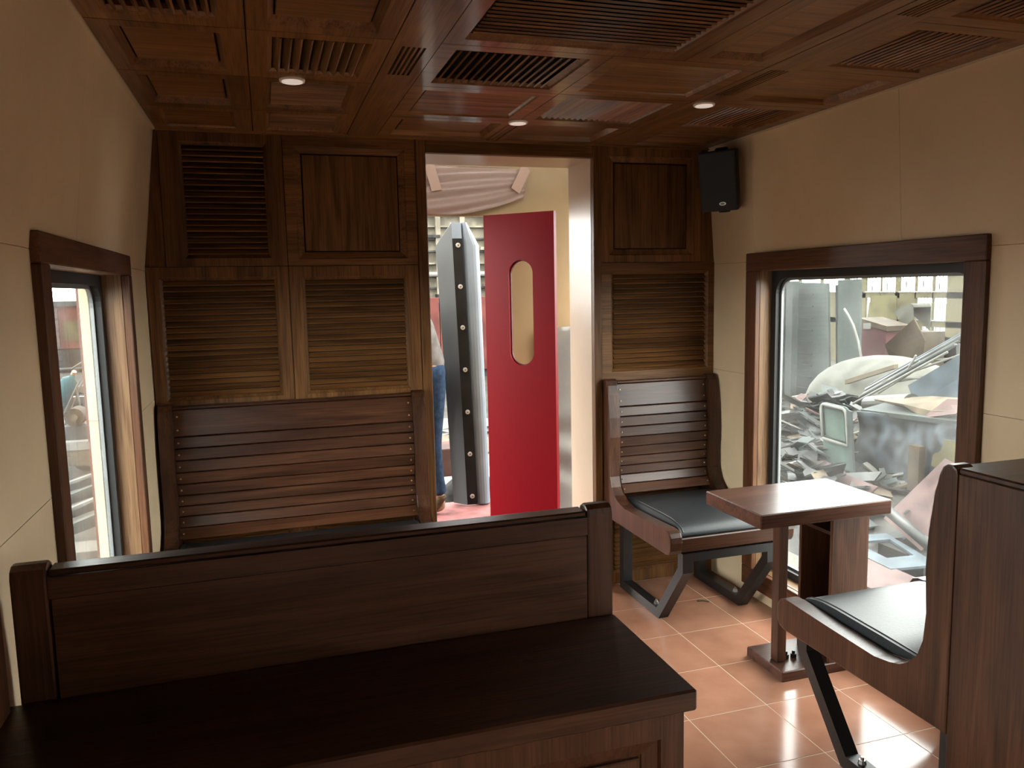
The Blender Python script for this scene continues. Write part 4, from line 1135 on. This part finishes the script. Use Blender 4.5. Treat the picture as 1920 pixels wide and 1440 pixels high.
for k, (y, z, c, nm_) in enumerate(((14.2, -0.10, Y_STEEL, 'upper grey steel beam across the yard outside left window'), (15.4, -0.05, Y_TAN, 'upper tan timber beam across the yard outside left window'), (11.3, -0.36, Y_WHITE, 'white painted beam with dark slots outside left window'))):
    b_ = empty('yard_beam', (-3, y, GROUND), nm_, 'beam')
    box('beam_top', -4.6, -1.6, y, y+0.16, z-0.05, z+0.06, c, b_)
    box('beam_web', -4.6, -1.6, y+0.04, y+0.12, z-0.26, z-0.05, Y_TAN if k == 2 else Y_GREY2, b_)
    box('beam_foot', -4.4, -4.2, y, y+0.16, GROUND, z-0.26, Y_DARK, b_); box('beam_foot', -1.9, -1.7, y, y+0.16, GROUND, z-0.26, Y_DARK, b_)
plate('red_sheet', [(-2.95, 11.9, -0.36), (-1.9, 11.9, -0.30), (-1.9, 13.3, -0.16), (-2.7, 13.3, -0.16)], 0.02, ymat('bright_red_sheet', (0.36, 0.13, 0.12), 0.15), 'flat pinkish red sheet among black hoses outside left window', 'metal sheet')
for k in range(5):
    pts = [(-3.3+0.13*i, 11.75+0.22*k+0.10*math.sin(1.3*i+k*1.9), -0.24+0.035*k+0.05*math.sin(0.9*i+k)) for i in range(13)]
    rod('black_hose', pts, 0.010, Y_DARK, ['lowest', 'second lowest', 'middle', 'second highest', 'highest'][k] + ' of five dark hoses looping over the red sheet', 'hose', n=6).__setitem__('group', 'hoses over the red sheet')
dirs = [((-3.1, 10.1, -0.86), (-1.3, 11.0, -0.42)), ((-2.9, 9.4, -0.86), (-1.25, 10.4, -0.44)), ((-2.7, 8.8, -0.86), (-1.2, 9.9, -0.48)), ((-2.5, 8.3, -0.86), (-1.15, 9.3, -0.55))]
for k, (p, q) in enumerate(dirs):
    st_ = empty('steel_channel', p, ['farthest', 'second farthest', 'third farthest', 'nearest'][k] + ' pale steel channel lying slantwise outside left window', 'steel channel', 'slanting steel channels')
    p_, q_ = Vector(p), Vector(q); sd = Vector((0.0, 0.13, 0.0))
    plate('flange', [p_, q_, q_+sd, p_+sd], 0.03, Y_GREY if k % 2 else Y_WHITE, parent=st_)
    plate('web', [p_, q_, q_+Vector((0, 0, -0.14)), p_+Vector((0, 0, -0.04))], 0.02, Y_GREY2, parent=st_)
for x, y, lab in ((-1.95, 7.9, 'pale concrete block at the bottom of the left window'), (-1.0, 8.0, 'flat concrete block beside the nearest block')):
    b_ = box('concrete_block', x-0.3, x+0.4, y, y+0.35, GROUND, GROUND+0.13, APRON, None, 0.01); props(b_, lab, 'block')

# ---- seen through the doorway
rk = empty('pipe_rack', (4.5, 19, GROUND), 'tall pale storage rack of pipes far behind the doorway', 'rack')
Y_RACK = ymat('pale_rack', (0.50, 0.46, 0.34), 0.3, 3)
for k in range(9): box('upright', 1.6+k*0.62, 1.72+k*0.62, 19.28, 19.36, GROUND, 5.2, Y_RACK, rk)
for k in range(16): box('shelf', 1.5, 7.0, 19.36, 19.5, 0.4+k*0.30, 0.44+k*0.30, Y_STEEL if k % 3 else Y_RACK, rk)
for k in range(60):
    z = 0.44+rnd.randrange(16)*0.30; x = rnd.uniform(1.6, 6.6)
    box('stored_part', x, x+rnd.uniform(0.08, 0.5), 19.25, 19.5, z, z+rnd.uniform(0.06, 0.22), rnd.choice((Y_RACK, Y_GREY, Y_TAN, Y_DARK, Y_WHITE)), rk)
box('back_sheet', 1.4, 7.2, 19.52, 19.6, GROUND, 5.2, Y_RACK, rk)
rod('overhead_pipe', [(1.0, 18.4, 1.93), (7.4, 18.4, 1.93)], 0.06, Y_WHITE, parent=rk, n=8)
rd = empty('red_wagon', (3.6, 15, GROUND), 'rust red slatted wagon side behind the worker', 'wagon')
box('frame', 1.6, 5.6, 15.0, 15.1, -0.15, 0.0, Y_DARK, rd)
for k in range(20): box('board', 1.6+k*0.2, 1.78+k*0.2, 14.95, 15.05, 0.0, 1.42, Y_RED, rd, 0.008)
for x in (2.2, 4.9):
    bm = bmesh.new(); cyl(bm, (x, 14.9, -0.5), (x, 15.2, -0.5), 0.4, 0.4, 18); from_bm('wheel', bm, Y_DARK, rd)
rb = empty('rust_box', (1.65, 7.6, GROUND), 'rusty brown steel box standing below the platform edge', 'box')
box('box_shell', 1.42, 1.95, 7.5, 7.9, -0.28, 0.0, ymat('rust_red', (0.14, 0.06, 0.04), 0.3), rb, 0.01); box('box_leg', 1.44, 1.50, 7.52, 7.88, GROUND, -0.28, Y_DARK, rb); box('box_leg', 1.87, 1.93, 7.52, 7.88, GROUND, -0.28, Y_DARK, rb)
wl = empty('tyre', (1.75, 7.2, GROUND), 'old dark tyre lying beneath the rusty box', 'tyre')
bm = bmesh.new(); NU, NV = 24, 10; T_ = []
for i in range(NU):
    a = 2*math.pi*i/NU
    T_.append([bm.verts.new((1.78+(0.27+0.09*math.cos(b))*math.cos(a), 7.18+0.09*math.sin(b), -0.54+(0.27+0.09*math.cos(b))*math.sin(a))) for b in [2*math.pi*j/NV for j in range(NV)]])
for i in range(NU):
    for j in range(NV): bm.faces.new((T_[i][j], T_[(i+1) % NU][j], T_[(i+1) % NU][(j+1) % NV], T_[i][(j+1) % NV]))
from_bm('tread', bm, Y_DARK, wl, True)
bm = bmesh.new(); cyl(bm, (1.78, 7.12, -0.54), (1.78, 7.24, -0.54), 0.17, 0.17, 18); from_bm('hub', bm, Y_STEEL, wl)
for x, y, sx, sy, m in ((1.9, 9.4, 1.1, 0.8, Y_WHITE), (2.5, 11.5, 1.2, 0.85, Y_TAN), (3.0, 13.3, 1.1, 0.6, Y_WHITE)):
    o = lump('dust_sheet', (x, y, GROUND+0.05), (sx, sy, 0.16), m, {9.4: 'pale crumpled dust sheet on the ground nearest the doorway', 11.5: 'tan crumpled dust sheet on the ground behind the first', 13.3: 'small pale dust sheet before the red wagon'}[y], 'sheet', int(y*10))
rod('wire_offcut', [(1.955, 3.31, 0.004), (1.985, 3.30, 0.005), (2.005, 3.28, 0.004)], 0.003, BLACK_STEEL, 'short black wire offcut on the tiles beside the far chair', 'wire', n=6)
